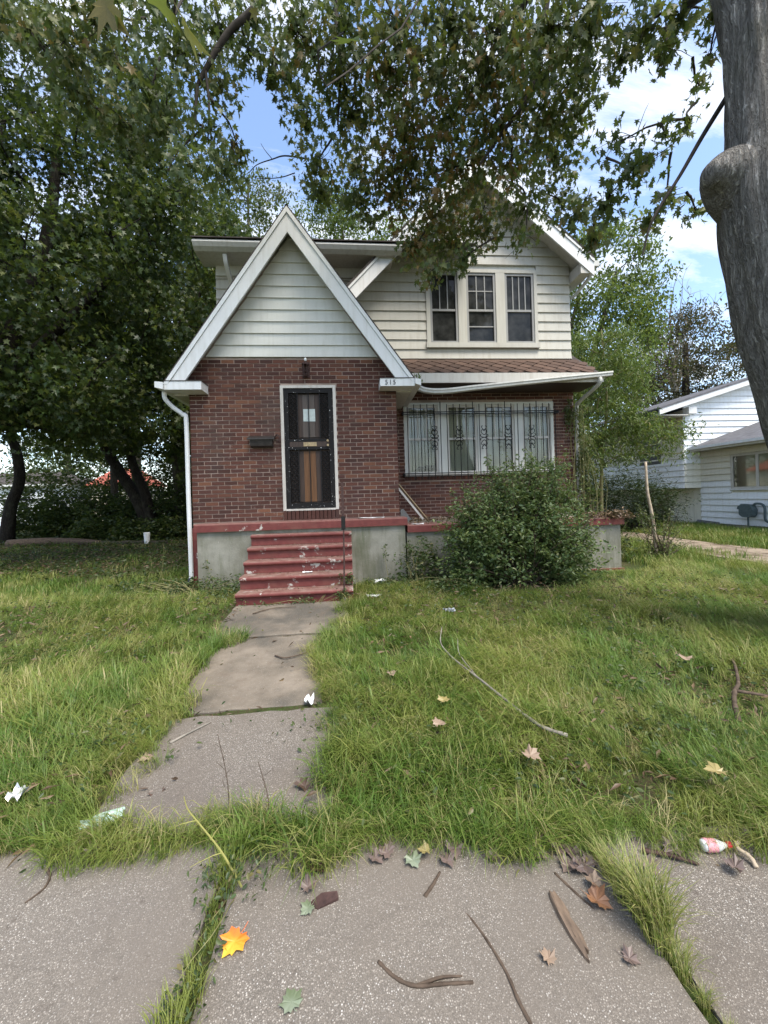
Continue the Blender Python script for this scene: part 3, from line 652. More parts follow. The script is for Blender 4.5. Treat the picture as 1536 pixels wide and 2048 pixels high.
for k in range(1, 6):
    zt = .15+.173*k; y0 = 5.40+.232*(k-1); x0, x1 = -1.53, .02
    pr_ = [(y0+.035, zt-.173+.004), (y0+.035, zt-.06)]
    pr_ += [(y0+.0+.022-.022*math.cos(a)*1.0 if False else y0+.022-.03*math.sin(a), zt-.03-.03*math.cos(a)) for a in np.linspace(.3, PI-.3, 6)]
    pr_ += [(y0+.04, zt), (PY-.002, zt), (PY-.002, zt-.173+.004)]
    m = MB(); m.prism([(x0, a, b) for a, b in pr_], (x1-x0, 0, 0)); m.build('step', M['red'], ST)

# ------------------------------------------------------------------ things fixed to or standing by the house
hr = thing('handrail', 'thin rusty iron rail post standing beside the red steps', 'handrail', (-.08, 5.6, .3))
m = MB(); m.tube([(-.10, 5.36, .31), (-.09, 5.38, .7), (-.085, 5.42, 1.16)], .013, 6); m.build('lower_rod', M['rust'], hr)
m = MB(); m.box(-.115, 5.40, 1.12, -.06, 5.445, 1.30); m.build('bracket', M['iron'], hr)
m = MB(); m.box(-.105, 5.405, 1.30, -.07, 5.44, 1.76); m.build('upper_post', M['rust'], hr)

mbx = thing('mailbox', 'black metal mailbox fixed to the brick wall beside the door', 'mailbox', (-1.42, YV-.08, 2.43))
m = MB(); q = []
m.prism([(-1.60, YV-.13, 2.56), (-1.60, YV-.10, 2.45), (-1.60, YV-.05, 2.425), (-1.60, YV-.006, 2.43), (-1.60, YV-.006, 2.58)], (.36, 0, 0)); m.build('body', M['mailbox'], mbx)
m = MB(); m.prism([(-1.64, YV-.15, 2.55), (-1.64, YV-.15, 2.575), (-1.64, YV-.006, 2.625), (-1.64, YV-.006, 2.60)], (.44, 0, 0)); m.build('lid', M['mailbox'], mbx)
m = MB(); m.tube(curve([(-1.20, YV-.05, 2.60), (-1.17, YV-.06, 2.64), (-1.13, YV-.05, 2.60), (-1.12, YV-.04, 2.5)], 4), .012, 5); m.build('hook', M['rust'], mbx)

wl = thing('wall_lantern', 'old rusty wall lantern with pale bulb above the front door', 'lantern', (-.66, YV-.05, 3.7))
m = MB(); m.box(-.72, YV-.02, 3.60, -.60, YV-.006, 3.86); m.build('back_plate', M['rust'], wl)
m = MB()
for a in np.linspace(0, 2*PI, 7)[:-1]: m.tube([(-.66+.045*math.cos(a), YV-.08+.045*math.sin(a), 3.62), (-.66+.055*math.cos(a), YV-.08+.055*math.sin(a), 3.80)], .006, 4)
m.tube([(-.66, YV-.08, 3.60), (-.66, YV-.08, 3.62)], [.035, .05], 8); m.tube([(-.66, YV-.08, 3.80), (-.66, YV-.08, 3.83), (-.66, YV-.08, 3.86)], [.06, .05, .02], 8); m.tube([(-.66, YV-.08, 3.7), (-.66, YV-.02, 3.7)], .012, 5); m.build('cage', M['rust'], wl)
m = MB(); m.tube([(-.66, YV-.08, 3.855), (-.66, YV-.08, 3.875), (-.66, YV-.08, 3.90), (-.66, YV-.08, 3.92)], [.012, .022, .022, .006], 8); m.build('bulb', M['paper'], wl, smooth=True)

gr = thing('window_grille', 'black iron security bars with scrolls over the porch window', 'window bars', (2.8, YU-.12, 1.9))
GYg = YU-.13
nb = 24
for k in range(nb):
    xx = 1.24+k*(4.40-1.24)/(nb-1); m = MB(); zb = 1.88 if k % 6 else 1.92; m.tube([(xx, GYg, zb), (xx, GYg, 3.42 if k % 5 else 3.47)], .009, 5); m.build('bar', M['iron'], gr)
for zz_ in (1.955, 2.0, 3.22, 3.26):
    m = MB(); m.box(1.15, GYg-.012, zz_-.008, 4.46, GYg+.012, zz_+.008); m.build('rail', M['iron'], gr)
for xx in (1.15, 4.46):
    m = MB(); m.box(xx-.015, GYg-.015, 3.21, xx+.015, YU+.0, 3.27); m.box(xx-.015, GYg-.015, 1.945, xx+.015, YU+.0, 2.01); m.build('bracket', M['iron'], gr)
m = MB()
def spiral(cx, cz, sx, sz): return [(cx+sx*(.028+.034*math.cos(w)*(1-w/9)), 0, cz+sz*(.05*(w/5)+.036*math.sin(w)*(1-w/9))) for w in np.linspace(0, 4.6, 9)]
for sx in (-1, 1):
    for sz in (-1, 1):
        m.tube(curve([(0, 0, sz*.05), (sx*.05, 0, sz*.09), (sx*.06, 0, sz*.14), (sx*.02, 0, sz*.165), (sx*.012, 0, sz*.13)], 4), .0075, 4)
        m.tube(curve([(0, 0, sz*.15), (sx*.045, 0, sz*.2), (sx*.05, 0, sz*.235), (sx*.02, 0, sz*.235)], 4), .0075, 4)
        m.tube(curve([(0, 0, sz*.0), (sx*.06, 0, sz*.015), (sx*.085, 0, sz*.045), (sx*.06, 0, sz*.06)], 4), .0075, 4)
sc0 = m.build('scroll', M['iron'], gr); sc0.location = Vector((1.79, GYg-.012, 2.72))-WL['window_grille']
for xx in (2.31, 2.84, 3.36, 3.87): piece('scroll', sc0.data, (xx, GYg-.012, 2.72), gr)

# boards left leaning in the porch corner
m = MB(); m.tube([(.95, YU-.35, 1.83), (1.50, YU-.55, 1.09)], .02, 4); tag(m.build('plank', M['plank']), 'brown timber batten leaning in the porch corner, right of the pair', 'plank', 'loose timbers in the porch corner')
m = MB(); m.prism([(.90, YU-.52, 1.75), (.935, YU-.52, 1.765), (1.42, YU-.70, 1.10), (1.385, YU-.70, 1.085)], (0, .02, 0)); tag(m.build('plank', M['oldtrim']), 'thin pale batten leaning in the porch corner, left of the pair', 'plank', 'loose timbers in the porch corner')
m = MB(); m.prism([(.93, YU-1.0, 1.30), (.985, YU-1.0, 1.315), (1.14, YU-1.05, 1.085), (.93, YU-1.02, 1.08)], (0, .02, 0)); tag(m.build('metal_sheet', simple('grey_sheet', (.13, .135, .13), .5, .4)), 'small grey metal offcut propped in the porch corner', 'metal sheet')
# ------------------------------------------------------------------ neighbour's house (right)
NX, NYF = 12.8, 13.53
NB = thing('neighbour_house', 'white split level neighbour house with grey roofs at the right', 'house', (14, 13, .1))
m = MB(); m.box(NX+.02, 3.5, .0, 18, NYF, 2.95); m.build('wing_wall', M['nbeige'], NB)
m = MB(); m.box(NX-.01, 3.5, -.05, NX+.03, NYF, .26); m.build('wing_foundation', M['found'], NB)
def nboard(y0, y1, z, h, x, mt, nm='siding_board'):
    m = MB(); m.hexa([(x-.04, y0, z), (x+.02, y0, z), (x+.02, y1, z), (x-.04, y1, z), (x+.004, y0, z+h), (x+.02, y0, z+h), (x+.02, y1, z+h), (x+.004, y1, z+h)]); return m.build(nm, M[mt], NB)
NWY0, NWY1, NWZ0, NWZ1 = 9.9, 12.36, 1.45, 2.60
z = .27
while z < 2.8:
    h = min(.213, 2.9-z); mt = 'nsiding' if z < 1.55 else 'nbeige'
    if z+h > NWZ0 and z < NWZ1: nboard(NWY1, NYF, z, h, NX, mt); nboard(3.5, NWY0, z, h, NX, mt)
    else: nboard(3.5, NYF, z, h, NX, mt)
    z += .213
m = MB(); x = NX-.03
m.box(x, NWY0, NWZ0, NX+.03, NWY1, NWZ0+.07); m.box(x, NWY0, NWZ1-.07, NX+.03, NWY1, NWZ1); m.box(x, NWY1-.08, NWZ0+.07, NX+.03, NWY1, NWZ1-.07); m.box(x, NWY0, NWZ0+.07, NX+.03, NWY0+.08, NWZ1-.07)
nw = m.build('window', M['oldtrim'], NB)
m = MB(); m.box(NX-.018, 11.45, NWZ0+.07, NX+.02, 11.53, NWZ1-.07); m.build('mullion', M['oldtrim'], nw)
for a, b in ((NWY0+.08, 11.45), (11.53, NWY1-.08)):
    m = MB(); m.box(NX-.004, a, NWZ0+.07, NX+.0, b, NWZ1-.07); m.build('pane', M['clear'], nw)
    m = MB(); m.box(NX+.006, a, NWZ0+.07, NX+.015, b, NWZ1-.07); m.build('blind', M['blind'], nw)
m = MB(); m.box(NX-.06, NWY0-.03, NWZ0-.04, NX+.03, NWY1+.03, NWZ0-.003); m.build('sill', M['trim'], nw)
EX = 12.38
m = MB(); m.prism([(EX, 3.2, 3.0), (17.2, 3.2, 4.55), (17.2, 3.2, 4.47), (EX, 3.2, 2.92)], (0, NYF-3.2-.02, 0)); m.build('wing_roof', M['roofgrey'], NB)
m = MB(); m.box(EX-.02, 3.2, 2.83, EX+.03, NYF+.35, 2.985); m.build('wing_fascia', M['trim'], NB)
m = MB(); m.box(EX-.11, 3.2, 2.90, EX-.022, NYF+.3, 2.99); m.build('wing_gutter', M['nsiding'], NB)
m = MB(); m.box(EX+.03, 3.2, 2.84, NX, NYF, 2.86); m.build('wing_soffit', M['oldtrim'], NB)
UX = 12.17
m = MB(); m.box(UX+.02, NYF+.02, 1.52, 20.5, 23, 4.2); m.add([(UX+.02, NYF+.02, 4.2), (20.5, NYF+.02, 4.2), (16.3, NYF+.02, 5.6)], [(0, 1, 2)]); m.build('upper_wall', M['nsiding'], NB)
m = MB(); m.box(NX+.02, NYF+.02, 0, 20, 23, 1.52); m.build('lower_wall', M['nbeige'], NB)
z = 1.53; k = 0
while z < 4.15:
    nboard(NYF, 23, z, .218, UX, 'nsiding' if z < 2.6 else 'nbeige'); z += .218
def gtop(x): return 4.29+.295*(x-11.04)
z = 1.53
while z < 5.4:
    h = .222
    if z < 2.85: xa, xb, ta, tb = UX, NX, UX, NX
    else: xa = max(UX, 11.04+(z-4.38)/.295 if z > 4.2 else UX); ta = max(UX, 11.04+(z+h-4.38)/.295 if z+h > 4.2 else UX); xb = tb = 17.5
    m = MB(); m.hexa([(xa, NYF-.04, z), (xb, NYF-.04, z), (xb, NYF+.02, z), (xa, NYF+.02, z), (ta, NYF+.004, z+h), (tb, NYF+.004, z+h), (tb, NYF+.02, z+h), (ta, NYF+.02, z+h)])
    m.build('siding_board', M['nbeige' if z < 2.4 else 'nsiding'], NB); z += h
for k in range(9):
    m = MB(); y = NYF+.03+k*.3; m.box(NX-.004, y, .1, NX+.018, y+.285, 1.5); m.build('skirting_panel', M['nbeige'], NB)
m = MB(); m.box(NX-.02, 15.0, .15, NX+.01, 15.9, 1.35); m.build('lower_shutter', simple('brown_shutter', (.17, .14, .11), .8), NB)
m = MB(); m.box(UX-.03, 14.6, 2.5, UX+.01, 15.7, 3.6); m.build('side_window', M['black'], NB)
m = MB(); m.prism([(10.95, NYF-.42, 4.33), (16.3, NYF-.42, 5.91), (16.3, NYF-.42, 5.97), (10.95, NYF-.42, 4.39)], (0, 10, 0)); m.prism([(16.3, NYF-.42, 5.91), (21.6, NYF-.42, 4.33), (21.6, NYF-.42, 4.39), (16.3, NYF-.42, 5.97)], (0, 10, 0)); m.build('upper_roof', M['roofgrey'], NB)
m = MB(); m.prism([(10.95, NYF-.40, 4.14), (16.3, NYF-.40, 5.72), (16.3, NYF-.40, 5.905), (10.95, NYF-.40, 4.325)], (0, .05, 0)); m.prism([(10.95, NYF-.34, 4.16), (12.2, NYF-.34, 4.53), (16.3, NYF-.34, 5.74), (16.3, NYF-.34, 5.76), (10.95, NYF-.34, 4.18)], (0, .33, 0)); m.build('rake_board', M['trim'], NB)
m = MB(); m.box(10.95, NYF-.3, 4.12, UX, 23, 4.15); m.build('upper_soffit', M['oldtrim'], NB)
m = MB(); m.box(UX-.03, NYF-.30, 4.18, UX+.28, NYF-.03, 4.42); m.build('rake_return', M['trim'], NB)
gm = thing('gas_meter', 'grey green gas meter standing against the white neighbour wall', 'gas meter', (12.55, 11.7, .1))
m = MB(); m.prism([(12.5, 11.45, .62), (12.5, 11.42, .78), (12.5, 11.50, .95), (12.5, 11.78, .97), (12.5, 11.86, .9), (12.5, 11.86, .62), (12.5, 11.75, .55), (12.5, 11.52, .55)], (.2, 0, 0)); m.build('case', M['meter'], gm)
m = MB(); m.tube(curve([(12.6, 11.47, .93), (12.6, 11.40, .98), (12.6, 11.22, .97), (12.6, 11.13, .85), (12.6, 11.12, .5), (12.7, 11.1, .42), (12.8, 11.1, .42)], 5), .035, 8); m.build('outlet_pipe', M['meter'], gm)
m = MB(); m.tube([(12.6, 11.65, .56), (12.6, 11.65, .05)], .025, 8); m.tube([(12.6, 11.8, .9), (12.6, 11.95, .88), (12.6, 11.98, .8)], .03, 8); m.build('riser_pipe', M['meter'], gm)
m = MB(); m.hexa([(12.25, 12.75, .12), (12.75, 12.75, .12), (12.75, 13.75, .12), (12.25, 13.75, .12), (12.55, 12.85, .14), (12.78, 12.8, .32), (12.78, 13.7, .36), (12.55, 13.6, .14)])
tag(m.build('cellar_hatch', M['roofgrey']), 'dark sloping hatch cover on the ground at the neighbour wall corner', 'hatch')

# ------------------------------------------------------------------ far left buildings
ga = thing('garage', 'low white garage with dark roof beyond the left trees', 'garage', (-25, 34, .2))
m = MB(); m.box(-31, 32.3, 0, -21.6, 38, 3.3); m.build('wall', M['nsiding'], ga)
m = MB(); m.prism([(-31.6, 31.9, 3.25), (-21.0, 31.9, 3.25), (-23.5, 35, 4.3), (-29, 35, 4.3)], (0, .05, .06)); m.prism([(-21.0, 31.9, 3.25), (-21, 38.2, 3.25), (-23.5, 35, 4.3)], (.05, 0, .05)); m.build('roof', M['roofdark'], ga)
m = MB(); m.box(-25.2, 32.22, .1, -22.2, 32.28, 2.7); gd = m.build('garage_door', M['trim'], ga)
for k in range(4):
    m = MB(); m.box(-25.1, 32.19, .2+k*.62, -22.3, 32.215, .74+k*.62); m.build('door_panel', M['nsiding'], gd)
m = MB(); m.box(-31.6, 31.84, 3.12, -21.0, 31.9, 3.25); m.build('fascia', M['trim'], ga)
rh = thing('red_roof_house', 'small cream house with red roof glimpsed between left trunks', 'house', (-17.5, 36, .2))
m = MB(); m.box(-20.6, 34, 0, -17.6, 40, 3.2); m.build('wall', simple('cream_wall', (.72, .66, .52), .8), rh)
m = MB(); m.prism([(-20.9, 33.6, 3.1), (-17.3, 33.6, 3.1), (-18.4, 36.5, 4.7), (-20, 36.5, 4.7)], (0, .08, .05)); m.prism([(-17.3, 33.6, 3.1), (-17.3, 40, 3.1), (-18.4, 36.5, 4.7)], (.06, 0, .04)); m.build('roof', M['roofred'], rh)
fc = thing('chain_link_fence', 'dark chain link fence along the left yard edge', 'fence', (-14, 19, .15), None)
fpts = [(-22, 19.3), (-19, 19.2), (-16.2, 19.1), (-13.4, 19), (-10.6, 18.9), (-7.8, 18.8)]
for x, y in fpts:
    m = MB(); m.tube([(x, y, .1), (x, y, 1.95)], .035, 7); m.build('post', M['iron'], fc)
for a, b in zip(fpts, fpts[1:]):
    m = MB(); m.tube([(*a, 1.9), (*b, 1.9)], .025, 6); m.build('rail', M['iron'], fc)
m = MB()
for k in range(150):
    x = -22+k*.1; 
    if x < -8.6: m.tube([(x, 19.15+(-22-x)*-.0, .2), (x+.85*1.0, 19.1, 1.88)], .004, 3, False); m.tube([(x+.85, 19.12, .2), (x, 19.13, 1.88)], .004, 3, False)
m.build('wire_mesh', M['iron'], fc, kind='stuff')

# ------------------------------------------------------------------ leaves
def tmpl(out, faces, fold=.25, droop=.25, curl=0.):
    v = np.array([(x, y, abs(x)*fold-droop*y*y+curl*x*x) for x, y in out], float); return v, faces
half = [(.035, .02), (.22, -.13), (.27, -.01), (.50, .02), (.44, .20), (.47, .30), (.64, .52), (.43, .54), (.33, .58), (.30, .78), (.17, .74), (.0, 1.0)]
half_f = half
half = [(.03, .02), (.25, -.10), (.20, .04), (.50, .06), (.33, .20), (.27, .28), (.60, .58), (.36, .52), (.17, .50), (.20, .72), (.10, .74), (.0, 1.0)]
outl = half_f+[(-x, y) for x, y in half_f[-2::-1]]
MAPLE_F = tmpl([(0, .32)]+outl, [(0, 1+i, 1+i+1) for i in range(len(outl)-1)]+[(0, len(outl), 1)], .22, .28)
outl = half+[(-x, y) for x, y in half[-2::-1]]
nO = len(outl)
MAPLE = tmpl([(0, .32)]+outl, [(0, 1+i, 1+i+1) for i in range(nO-1)]+[(0, nO, 1)], .22, .28)
half5 = [(.04, .0), (.45, .02), (.26, .25), (.56, .55), (.17, .55), (0, 1)]
o5 = half5+[(-x, y) for x, y in half5[-2::-1]]
MAPLE5 = tmpl([(0, .3)]+o5, [(0, 1+i, 2+i) for i in range(len(o5)-1)], .22, .25)
OVAL = tmpl([(0, 0), (.22, .3), (.2, .65), (0, 1), (-.2, .65), (-.22, .3)], [(0, 1, 2, 3), (0, 3, 4, 5)], .3, .2)
LANCE = tmpl([(0, 0), (.13, .4), (0, 1), (-.13, .4)], [(0, 1, 2), (0, 2, 3)], .3, .25)
def frames(n, droop=.5, spread=1., rng=RNG):
    a = rng.uniform(0, 2*PI, n); tip = np.stack([np.cos(a), np.sin(a), np.zeros(n)], 1)*(1-droop)*spread
    tip += rng.normal(0, .25, (n, 3)); tip[:, 2] -= droop; tip /= np.linalg.norm(tip, axis=1)[:, None]
    nr = rng.normal(0, .55, (n, 3)); nr[:, 2] += .75; nr -= tip*(nr*tip).sum(1)[:, None]; nr /= np.linalg.norm(nr, axis=1)[:, None]+1e-9
    xx = np.cross(tip, nr); return np.stack([xx, tip, nr], 2)
def leaf_obj(name, T, pos, fr, size, mt, parent=None, kind='stuff', label=None, rnd=None):
    v, f = T; n = len(pos); k = len(v)
    V = pos[:, None, :]+np.einsum('nij,kj->nki', fr, v)*size[:, None, None]
    c = pos.mean(0); V = (V-c).reshape(-1, 3)
    lens = np.array([len(q) for q in f]); flat = np.concatenate([np.array(q) for q in f])
    LI = (flat[None, :]+(np.arange(n)*k)[:, None]).ravel(); ln = np.tile(lens, n); st = np.concatenate([[0], np.cumsum(ln)[:-1]])
    me = bpy.data.meshes.new(name); me.vertices.add(n*k); me.vertices.foreach_set('co', V.ravel())
    me.loops.add(len(LI)); me.loops.foreach_set('vertex_index', LI.astype(np.int32))
    me.polygons.add(len(ln)); me.polygons.foreach_set('loop_start', st.astype(np.int32)); me.polygons.foreach_set('loop_total', ln.astype(np.int32))
    me.update(calc_edges=True)
    if rnd is None: rnd = RNG.uniform(0, 1, n)
    at = me.attributes.new('rnd', 'FLOAT', 'FACE'); at.data.foreach_set('value', np.repeat(rnd, len(f)).astype(np.float32))
    me.materials.append(mt); o = bpy.data.objects.new(name, me); COL.objects.link(o); put(o, c, parent)
    if kind: o['kind'] = kind
    if label: o['label'] = label
    return o
def tmesh(name, T, mt):
    me = bpy.data.meshes.new(name); me.from_pydata(T[0].tolist(), [], T[1]); me.materials.append(mt); return me
CAMP = np.array((0, 0, CAM_Z))
def leaves(pos, fr, size, T, mt, parent, single=None, nsingle=300, rnd=None):
    """largest-showing leaves as objects, the rest as one mass"""
    if single is None: return leaf_obj('foliage', T, pos, fr, size, mt, parent, rnd=rnd)
    d = pos-CAMP; dep = d@np.array(FW); px = 768+800*(d@np.array(RT))/dep; py = 993-800*(d@np.array(UP))/dep
    vis = (dep > .3) & (px > -10) & (px < 1546) & (py > -10)
    score = np.where(vis, size/np.maximum(dep, .3), 0); order = np.argsort(-score); me, k = single, min(nsingle, int(vis.sum()))
    for i in order[:k]:
        R = Matrix(fr[i].tolist()); piece('leaf', me, pos[i], parent, rot=R.to_euler(), scale=(size[i],)*3)
    rest = order[k:]
    return leaf_obj('foliage', T, pos[rest], fr[rest], size[rest], mt, parent, rnd=None if rnd is None else rnd[rest])

def limb(mb, a, b, r0, r1, bend=.12, n=6, sides=6, rng=random):
    a, b = Vector(a), Vector(b); L = (b-a).length; pts = []
    o = Vector((rng.uniform(-1, 1), rng.uniform(-1, 1), rng.uniform(-.2, .8)))*L*bend
    for i in range(n+1):
        t = i/n; pts.append(a.lerp(b, t)+o*math.sin(PI*t)+Vector((rng.uniform(-1, 1), rng.uniform(-1, 1), rng.uniform(-1, 1)))*L*.015*(0 < i < n))
    mb.tube(pts, [r0+(r1-r0)*(i/n) for i in range(n+1)], sides, False); return pts

# ------------------------------------------------------------------ the big maple on the right whose boughs hang over the yard
mp_ = thing('maple_tree', 'big grey trunk at the right edge, maple boughs hanging over the yard', 'tree', (4.35, 3.05, 0))
axis = [(4.62, 3.05, -.1, .62), (4.54, 3.05, .25, .50), (4.42, 3.05, .9, .42), (4.17, 3.05, 1.7, .38), (3.95, 3.05, 2.4, .36), (3.76, 3.05, 3.0, .35), (3.66, 3.05, 3.5, .345), (3.60, 3.05, 3.95, .345), (3.63, 3.05, 4.3, .33), (3.65, 3.05, 4.8, .325), (3.65, 3.05, 5.5, .32), (3.52, 3.07, 6.6, .31), (3.4, 3.1, 8.0, .27), (3.3, 3.1, 9.5, .22)]
ap = curve([a[:3] for a in axis], 7); rr = np.interp(np.arange(len(ap))/7, np.arange(len(axis)), [a[3] for a in axis])
m = MB(); m.tube(ap, list(rr), 56, True)
V = np.array(m.v); nring = 56; ctr = np.repeat(np.array([tuple(p) for p in ap]), nring, 0); rad = V[:len(ctr)]-ctr; rl_ = np.linalg.norm(rad, axis=1)[:, None]; rad /= rl_
ang_ = np.tile(np.linspace(0, 2*PI, nring, endpoint=False), len(ap)); hz = ctr[:, 2]
dsp = .012*np.sin(ang_*17+hz*2.2+1.5*np.sin(hz*1.3))+.010*np.sin(ang_*9-hz*1.1+2)+.018*np.sin(ang_*3+hz*1.9)+.008*np.sin(ang_*23+hz*6)
dsp += np.exp(-np.clip(hz, 0, 9)/.35)*.12*np.sin(ang_*5+1)
m.v = [tuple(q) for q in (V+rad*dsp[:, None])]
trk = m.build('trunk', M['bark'], mp_, smooth=True)
m = MB(); sp = curve([(3.74, 3.16, 4.06), (3.48, 3.14, 4.13), (3.25, 3.10, 4.16), (3.12, 3.07, 4.14), (3.04, 3.06, 4.10)], 5)
m.tube(sp, list(np.interp(np.linspace(0, 1, len(sp)), [0, .4, .7, .88, .96, 1], [.37, .25, .135, .095, .065, .03])), 24); m.build('cut_limb_stub', M['bark'], mp_, smooth=True, label='healed stub of a sawn off limb')
MC=[(-0.43,4.39,6.64,0.43),(0.12,4.65,7.09,0.52),(0.72,4.42,6.81,0.5),(1.35,4.6,7.13,0.53),(1.94,4.57,7.02,0.53),(2.23,3.99,6.35,0.47),(2.61,3.9,6.38,0.41),(-0.65,5.42,7.21,0.33),(0.04,4.77,6.64,0.36),(0.63,4.7,6.59,0.5),(1.42,5.39,7.32,0.58),(1.9,4.82,6.75,0.53),(2.71,5.12,7.11,0.53),(3.08,4.73,6.78,0.37),(-0.45,5.6,6.83,0.35),(0.16,5.06,6.38,0.38),(0.86,5.48,6.75,0.55),(1.61,5.65,6.95,0.61),(2.19,5.25,6.54,0.58),(2.91,5.41,6.79,0.49),(3.29,5.3,6.78,0.35),(-0.32,5.41,6.02,0.3),(0.28,6.06,6.58,0.45),(1.04,5.82,6.42,0.52),(1.69,5.47,6.16,0.56),(2.27,5.15,5.92,0.47),(3.32,5.9,6.73,0.46),(-0.28,5.82,6.0,0.25),(0.3,6.02,6.02,0.32),(0.85,6.13,6.2,0.39),(1.51,6.31,6.12,0.52),(2.3,6.45,6.16,0.5),(2.8,5.87,5.85,0.42),(3.56,6.21,6.28,0.37),(1.12,6.07,5.4,0.35),(1.8,6.5,5.77,0.46),(2.4,6.39,5.88,0.37),(2.62,5.59,5.21,0.22),(1.27,5.75,4.8,0.23),(1.78,5.78,5.01,0.21),(0.53,6.64,6.16,0.18),(2.65,4.32,4.68,0.22),(3.12,4.47,4.92,0.22),(3.24,4.13,5.08,0.28),(3.2,4.34,5.54,0.26),(3.65,4.18,5.51,0.17),(3.9,4.13,5.66,0.16),(4.14,4.34,4.79,0.13),(3.85,4.37,4.92,0.18),(3.85,4.69,4.91,0.16),(2.99,4.54,4.54,0.16),(3.52,4.34,6.86,0.32),(3.86,4.24,6.88,0.28),(4.42,4.32,7.11,0.23),(3.58,4.07,6.33,0.21),(3.6,3.56,5.72,0.14),(4.12,4.22,6.13,0.13),(3.3,4.39,6.55,0.16),(-1.55,5.56,7.92,0.44),(-1.08,5.18,7.26,0.29),(-0.83,5.31,7.08,0.18),(-1.82,4.89,6.94,0.44),(-1.55,5.49,7.1,0.32),(-1.04,5.18,7.64,0.25),(-1.52,4.94,6.03,0.27),(-1.67,4.73,5.4,0.27),(-1.52,5.51,5.98,0.25),(-1.35,5.63,6.36,0.18),(-2.13,4.79,6.29,0.37),(-2.92,5.58,7.44,0.43),(-3.2,5.21,6.65,0.34),(-3.13,4.94,6.97,0.38),(-3.64,5.13,7.27,0.36),(-2.79,5.53,6.54,0.36),(-2.31,5.6,6.63,0.37),(-2.65,4.79,7.11,0.4),(-2.22,5.33,7.85,0.45)]
LIMBS = [([(-0.62,4.87,8.26),(-0.88,4.9,7.55),(-1.28,4.93,7.17),(-1.56,4.95,6.73),(-1.66,4.96,6.55)], .055, .022), ([(-1.56,4.95,6.73),(-1.53,4.95,6.31),(-1.56,4.96,5.89)], .02, .008), ([(-1.66,4.96,6.55),(-1.7,4.97,6.13),(-1.62,4.96,6.04),(-1.9,4.98,5.78),(-2.05,5.0,5.54)], .02, .006), ([(0.03,4.92,8.38),(0.02,4.92,7.46),(0.05,4.91,6.85),(0.0,4.92,6.12)], .04, .012), ([(2.89,4.97,8.91),(2.72,4.98,7.74),(2.51,5.0,6.78),(2.1,5.04,6.2),(1.82,5.06,5.82)], .05, .014), ([(3.63,3.4,5.21),(3.36,3.42,4.8),(3.14,3.44,4.44),(2.87,3.46,4.03),(2.77,3.47,3.71)], .024, .008)]
BARE = [([(-0.49,5.86,6.48),(-0.78,5.89,6.53),(-0.96,5.91,6.49),(-1.18,5.92,6.41),(-1.31,5.94,6.3)], .012, .005), ([(-0.96,5.91,6.49),(-1.06,5.92,6.62),(-1.12,5.92,6.72)], .006, .003), ([(-0.64,5.88,6.28),(-0.86,5.9,6.22),(-1.15,5.92,6.21),(-1.27,5.93,6.25)], .008, .003)]
top = [[(3.5, 3.05, 6.6), (2.6, 4.0, 8.2), (1.2, 4.7, 8.9), (.03, 4.92, 8.38), (-.62, 4.87, 8.26), (-2.2, 5.2, 8.6), (-3.6, 5.2, 8.2)], [(3.45, 3.05, 7.4), (3.2, 4.2, 8.6), (2.89, 4.97, 8.91), (2.6, 6.2, 8.3)], [(3.5, 3.05, 6.0), (3.9, 4.0, 6.9), (4.3, 4.6, 7.4)]]
bm_ = MB(); nodes = []
for P in top:
    c = curve(P, 6); bm_.tube(c, list(np.linspace(.15, .045, len(c))), 8, False); nodes += [Vector(p) for p in c]
for P, a, b in LIMBS:
    c = curve(P, 5); bm_.tube(c, list(np.linspace(a, b, len(c))), 7, False); nodes += [Vector(p) for p in c]
bare = MB()
for P, a, b in BARE:
    c = curve(P, 5); bare.tube(c, list(np.linspace(a, b, len(c))), 5, False)
bare.build('bare_twig', M['branchdark'], mp_)
tw = MB(); P_, F_, S_, Q_ = [], [], [], []
for (x, y, z, r) in sorted(MC, key=lambda q: -q[2]):
    c = Vector((x, y, z)); best = min(nodes, key=lambda q: (q-c).length+max(0, c.z-q.z)*1.5)
    pts = limb(bm_, best, c, .016, .007, .1, 6, 5); nodes += pts[2:]
    n = int(np.clip(430*r*r/.25, 30, 460)*(.6 if (x > 1.9 and 5.2 < z < 6.3) else 1))
    for k in range(max(3, int(9*r/.4))):
        e = c+Vector((random.gauss(0, .6), random.gauss(0, .6), random.gauss(-.25, .5)))*r
        pp = limb(tw, c.lerp(best, random.uniform(0, .3)), e, .0055, .002, .15, 4, 4); nodes.append(e)
    d = RNG.normal(0, 1, (n, 3)); d /= np.linalg.norm(d, axis=1)[:, None]; d *= (RNG.uniform(0, 1, n)**.62)[:, None]*r*np.array([1.1, 1.1, 1.0])
    P_.append(np.array([x, y, z])+d*1.04); F_.append(frames(n, .62)); S_.append(RNG.uniform(.055, .09, n)+.045*RNG.uniform(0, 1, n)**3); cb = random.uniform(-.22, .2)+(.22 if .6 < x < 2.6 and z < 6.8 else 0); Q_.append(np.clip(RNG.uniform(0, 1, n)**1.2*.85+cb, 0, 1))
